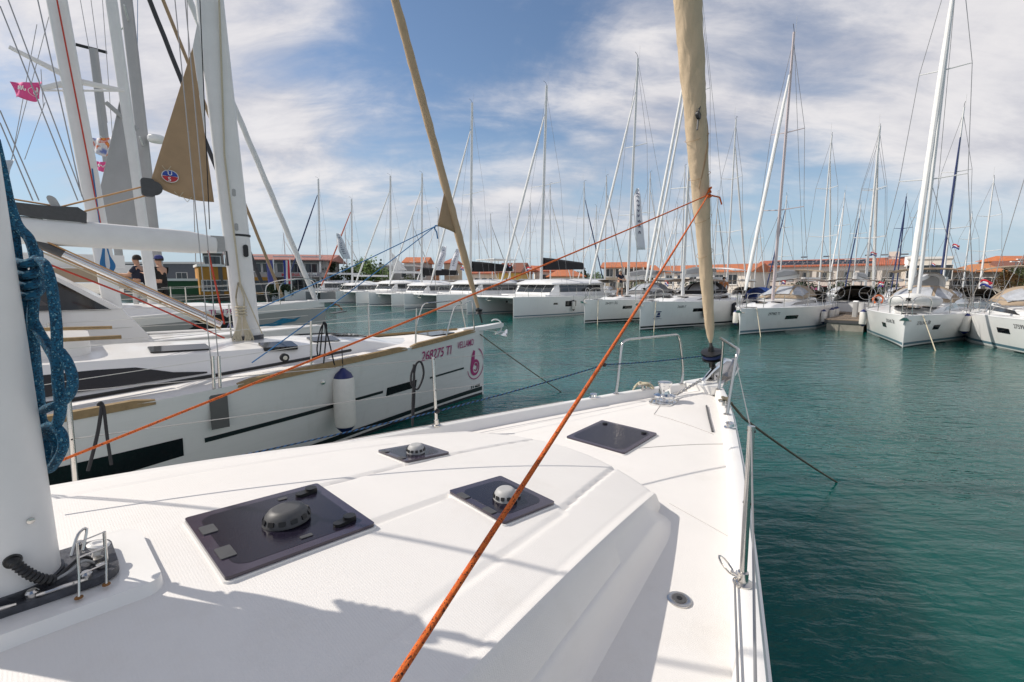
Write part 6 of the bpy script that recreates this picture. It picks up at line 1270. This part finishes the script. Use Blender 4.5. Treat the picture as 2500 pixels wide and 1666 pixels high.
for (lb, u, v, D, w, h, ln) in (('red, white and blue flag on the mast before the tiled roof', 2127, 617, 34, .42, .24, 0), ('red, white and blue flag right of the bow-on sloop headsail', 2328, 598, 28, .36, .24, 0), ('large red, white and blue flag above the rightmost sloop', 2398, 686, 19, .46, .26, 0), ('small red, white and blue flag by the white cube building', 2275, 644, 40, .3, .2, 0),
        ('small tilted red, white and blue flag right of the nearest catamaran boom', 1285, 655, 44, .5, .4, .2), ('small red, white and blue flag left of the first yellow house', 1237, 647, 46, .4, .25, 0), ('small red, white and blue flag near the white banners', 1124, 652, 50, .4, .35, 0), ('drooping red, white and blue flag left of the tan furled sail', 1624, 687, 30, .22, .26, -.05), ('drooping red, white and blue flag right of the pinkish mast', 1910, 687, 30, .22, .26, .1), ('tilted red, white and blue flag left of the blue mast', 2146, 693, 28, .3, .3, .2)):
    tricolour(lb, u, v, D, w, h, lean=ln)
def pole_flag(label, u, vt, vb, D, w, h, mat=None):
    p = at_y(u, vb, D); o = thing('flagpole', label, 'flagpole', p); hh = at_y(u, vt, D).z-p.z; tube_o('pole', [(0, 0, 0), (0, 0, hh)], .06, whitep, o, 8)
    if mat: MB().grid(lambda a, b: Vector((-w*a-.05, .1*math.sin(4*a+3*b), hh-.2-h*b)), 8, 8).build('flag_cloth', mat, o)
    else:
        for k, c in enumerate('bwr'): MB().grid(lambda a, b: Vector((-w*(k+a)/3.-.05 if False else -w+w*(k+a)/3.-.05, .1*math.sin(4*b+k), hh-.2-h*b)), 4, 8).build('flag_stripe', hr[c], o)
pole_flag('white flagpole with a long blue flag by the marina office', 672, 632, 708, 57, .8, 2.9, M('eu_blue', (.10, .10, .30), .8, var=.1))
pole_flag('white flagpole with a long red, white and blue flag by the marina office', 712, 632, 708, 57, .8, 2.9)
bannerm = M('banner_white', (.72, .72, .77), .8, var=.05, vs=3.); inkm = M('banner_ink', (.10, .11, .18), .8)
def banner(label, px, D, letters=None):
    """px: centre-line pixels from top to bottom with half widths"""
    P_ = [(at_y(u-w, v, D), at_y(u+w, v, D)) for u, v, w in px]; o0 = P_[0][0].copy(); o = thing('feather_banner', label, 'banner', o0); n = len(P_)
    def g(a, b):
        x = a*(n-1); i = min(n-2, int(x)); t = x-i; L_ = P_[i][0].lerp(P_[i+1][0], t); Q = P_[i][1].lerp(P_[i+1][1], t); return L_.lerp(Q, b)-o0+Vector((0, .07*math.sin(7*a+3*b), 0))
    MB().grid(g, 24, 6).build('banner_cloth', bannerm, o).modifiers.new('thick', 'SOLIDIFY').thickness = .008
    tube_o('banner_pole', [g(k/12., 0)+Vector((-.02, .02, 0)) for k in range(13)]+[g(1, 0)+Vector((.0, .02, -3.))], .02, steel, o, 5)
    for k in range(9): 
        a = .16+.078*k; MB().tube([g(a+.02*math.sin(2.1*j+k), .32+.09*j)-Vector((0, .05, 0)) for j in range(4 if k % 3 else 5)], .022, 4).build('banner_mark', inkm, o)
banner('white feather banner left of the orange-red headsail', ((826, 570, 4), (831, 590, 9), (838, 612, 10), (847, 632, 9)), 46)
banner('left one of the two white feather banners behind the clew', ((1085, 602, 5), (1081, 622, 8), (1076, 642, 8), (1070, 660, 7)), 44)
banner('right one of the two white feather banners behind the clew', ((1119, 608, 4), (1114, 624, 7), (1109, 642, 8), (1105, 660, 8)), 44)
banner('tall white feather banner left of the twin headsails', ((1558, 460, 2), (1556, 480, 7), (1558, 520, 9), (1562, 560, 10), (1566, 610, 9)), 25)
def lamp(label, u, vt, D):
    p = at_y(u, 690, D); p.z = .85; hh = at_y(u, vt, D).z-.85; o = thing('street_lamp', label, 'lamp', p); tube_o('lamp_post', [(0, 0, 0), (0, 0, hh)], .06, lgrey, o, 6); tube_o('lamp_arm', [(-.5, 0, hh), (.5, 0, hh)], .05, lgrey, o, 6)
    for x in (-.5, .5): MB().box(x-.22, x+.22, -.12, .12, hh-.02, hh+.1).build('lamp_head', whitep, o)
lamp('street lamp before the marina office', 608, 664, 57); lamp('street lamp right of the marina lettering', 760, 670, 57); lamp('street lamp before the solar-roofed building', 2103, 683, 52); lamp('left one of two street lamps at the right edge', 2474, 640, 60); lamp('right one of two street lamps at the right edge', 2488, 634, 62)
# ------------------------------------------------------------------ people
skin = M('skin', (.48, .27, .18), .6)
def skinned(name, J, E_, mat, root, sub=2):
    me = bpy.data.meshes.new(name); names = list(J); ix = {k: i for i, k in enumerate(names)}
    me.from_pydata([J[k][0] for k in names], [(ix[a], ix[b]) for a, b in E_], [])
    o = bpy.data.objects.new(name, me); C.objects.link(o); md = o.modifiers.new('skin', 'SKIN'); md.use_smooth_shade = True
    for i, k in enumerate(names):
        r = J[k][1]; me.skin_vertices[0].data[i].radius = r if hasattr(r, '__len__') else (r, r)
    me.skin_vertices[0].data[0].use_root = True; o.modifiers.new('sub', 'SUBSURF').levels = sub
    dg = bpy.context.evaluated_depsgraph_get(); m2 = bpy.data.meshes.new_from_object(o.evaluated_get(dg)); bpy.data.objects.remove(o); m2.name = name
    m2.materials.clear(); m2.materials.append(mat); m2.polygons.foreach_set('use_smooth', [True]*len(m2.polygons))
    q = bpy.data.objects.new(name, m2); C.objects.link(q); q.parent = root; return q
def person(label, loc, rz, shirt, bottoms, hairc, hold=None, armL=None, armR=None, cap=None, short=True, stride=.1):
    o = thing('person', label, 'person', loc, rz); o.scale = (.95,)*3
    aL = armL or ((-.02, .22, 1.40), (.03, .27, 1.12), (.16, .24, .92)); aR = armR or ((-.02, -.22, 1.40), (.03, -.27, 1.12), (.16, -.24, .92))
    J = {'pel': ((0, 0, .95), (.15, .12)), 'sp': ((.0, 0, 1.15), (.145, .11)), 'ch': ((0, 0, 1.34), (.16, .115)), 'nk': ((0, 0, 1.49), .058), 'hd0': ((.015, 0, 1.56), .075), 'hd1': ((.02, 0, 1.66), (.085, .1)), 'hd2': ((.01, 0, 1.74), .06), 'ns': ((.115, 0, 1.64), .018)}
    E_ = [('pel', 'sp'), ('sp', 'ch'), ('ch', 'nk'), ('nk', 'hd0'), ('hd0', 'hd1'), ('hd1', 'hd2'), ('hd1', 'ns')]
    for s_, a in (('L', aL), ('R', aR)):
        sg = 1 if s_ == 'L' else -1
        J['sh'+s_] = (a[0], .062); J['el'+s_] = (a[1], .045); J['wr'+s_] = (a[2], .03); d = (Vector(a[2])-Vector(a[1])).normalized(); J['pa'+s_] = (tuple(Vector(a[2])+d*.07), (.035, .02))
        E_ += [('ch', 'sh'+s_), ('sh'+s_, 'el'+s_), ('el'+s_, 'wr'+s_), ('wr'+s_, 'pa'+s_)]
        sd_ = d.cross(Vector((0, 0, 1))); sd_ = sd_.normalized() if sd_.length > .1 else Vector((1, 0, 0))
        for f, (off, ln) in enumerate(((-.028, .075), (-.01, .085), (.01, .08), (.028, .062))):
            J['f%d%s' % (f, s_)] = (tuple(Vector(a[2])+d*(.08+ln)+sd_*off-Vector((0, 0, .015))), .0095); E_.append(('pa'+s_, 'f%d%s' % (f, s_)))
        J['th'+s_] = (tuple(Vector(a[2])+d*.07+sd_*.06*sg), .011); E_.append(('wr'+s_, 'th'+s_))
        J['hp'+s_] = ((0, sg*.10, .9), .095); J['kn'+s_] = ((.02+stride*sg*.6, sg*.11, .49), .062); J['an'+s_] = ((-.03+stride*sg, sg*.12, .09), .042); J['ft'+s_] = ((.13+stride*sg, sg*.135, .035), .036)
        E_ += [('pel', 'hp'+s_), ('hp'+s_, 'kn'+s_), ('kn'+s_, 'an'+s_), ('an'+s_, 'ft'+s_)]
    skinned('body', J, E_, skin, o)
    Js = {k: (J[k][0], tuple(r*1.12+.012 for r in (J[k][1] if hasattr(J[k][1], '__len__') else (J[k][1],)*2))) for k in ('sp', 'ch', 'shL', 'shR')}
    Js['pel'] = ((0, 0, .86), (.18, .15)); Js['pe2'] = ((0, 0, 1.0), (.175, .145)); Js['nk2'] = ((0, 0, 1.45), .075)
    for s_, a in (('L', aL), ('R', aR)): Js['el'+s_] = (tuple(Vector(a[0]).lerp(Vector(a[1]), .75)), .062)
    skinned('shirt', {k: Js[k] for k in ('pel', 'pe2', 'sp', 'ch', 'nk2', 'shL', 'shR', 'elL', 'elR')}, [('pel', 'pe2'), ('pe2', 'sp'), ('sp', 'ch'), ('ch', 'nk2'), ('ch', 'shL'), ('ch', 'shR'), ('shL', 'elL'), ('shR', 'elR')], shirt, o)
    Jt = {'pel': ((0, 0, 1.03), (.16, .13))}; Et = []
    for s_, sg in (('L', 1), ('R', -1)):
        Jt['hp'+s_] = ((0, sg*.10, .88), .115); kk = Vector(J['kn'+s_][0]); hk = Vector((0, sg*.1, .88))
        Jt['kn'+s_] = (tuple(hk.lerp(kk, .9 if short else 1)), .085 if short else .075); Et += [('pel', 'hp'+s_), ('hp'+s_, 'kn'+s_)]
        if not short: Jt['an'+s_] = ((J['an'+s_][0][0], J['an'+s_][0][1], .1), .06); Et.append(('kn'+s_, 'an'+s_))
    skinned('trousers', Jt, Et, bottoms, o)
    MB().lathe([(.098, 1.64), (.104, 1.69), (.09, 1.75), (.05, 1.79), (.005, 1.80)], 16, Matrix.Translation((-.01, 0, 0)), sx=1.08).build('hair', hairc, o)
    if cap: MB().lathe([(.106, 1.69), (.11, 1.72), (.09, 1.78), (.04, 1.81), (.003, 1.812)], 16, sx=1.1).box(.08, .17, -.06, .06, 1.695, 1.705).build('cap', cap, o)
    return o
sh_navy = M('shirt_navy', (.012, .016, .035), .9, var=.1, vs=8); sh_blk = M('shirt_black', (.008, .008, .009), .9); bt_w = M('trousers_white', (.5, .5, .5), .9); bt_k = M('shorts_black', (.01, .01, .011), .9); hair_k = M('hair_dark', (.02, .015, .012), .8); hair_g = M('hair_grey', (.3, .28, .26), .8)
p1 = at_y(350, 796, 13.0); p1.z = 1.47; p2 = at_y(404, 800, 13.0); p2.z = 1.45
person('person in navy shirt and white trousers reaching forward by the left masts', p1, R(200), sh_navy, bt_w, hair_k, armL=((-.02, .22, 1.40), (.15, .26, 1.2), (.38, .2, 1.22)), armR=((-.02, -.22, 1.40), (.12, -.28, 1.18), (.34, -.2, 1.16)), short=False)
person('person in black shirt and shorts with a blue cap beside the left masts', p2, R(190), sh_blk, bt_k, hair_k, cap=M('cap_blue', (.03, .04, .16), .8), armL=((-.02, .22, 1.40), (.1, .28, 1.15), (.3, .2, 1.25)), stride=.14)
p3 = F1.wor((-3.2, .35, 0)); p3.z = Hm1.dk(3.2, .3)+.17
person('man in navy shirt, grey shorts and pale cap working on a sloop foredeck', p3, R(-60), sh_navy, M('shorts_grey', (.30, .28, .24), .9), hair_g, cap=M('cap_pale', (.5, .45, .4), .8), armL=((-.02, .22, 1.40), (.15, .24, 1.15), (.36, .14, 1.12)), armR=((-.02, -.22, 1.40), (.15, -.24, 1.15), (.36, -.14, 1.1)))
p4 = F2.wor((-9.2, .6, 0)); p4.z = 1.05
person('dark-haired person sitting low in the cockpit of the twin-headsail sloop', p4, R(-120), M('shirt_orange', (.5, .2, .08), .9), bt_k, hair_k)
# small blue pram hood and red-hulled boats far right are covered boats behind the row
cb = thing('covered_boat', 'small boat with a bright blue cover behind the pinkish mast', 'boat', at_y(1868, 732, 30)+Vector((0, 0, -1.25)), R(45))
cb.location.z = 0
MB().loft([[Vector((x, y*k, z)) for y, z in ((-.9, .75), (-.7, 0), (.7, 0), (.9, .75))] for x, k in ((2.6, .05), (1.5, .8), (-2.2, 1.))]).build('hull', whitep, cb)
MB().grid(lambda a, b: Vector((lerp(-1.9, .6, a), lerp(-.85, .85, b), .75+1.35*math.sin(math.pi*b)**.4*(1-.6*max(0, a-.6)))), 8, 11).build('boat_cover', M('bright_blue_canvas', (.02, .10, .45), .8, var=.1, vs=3), cb)
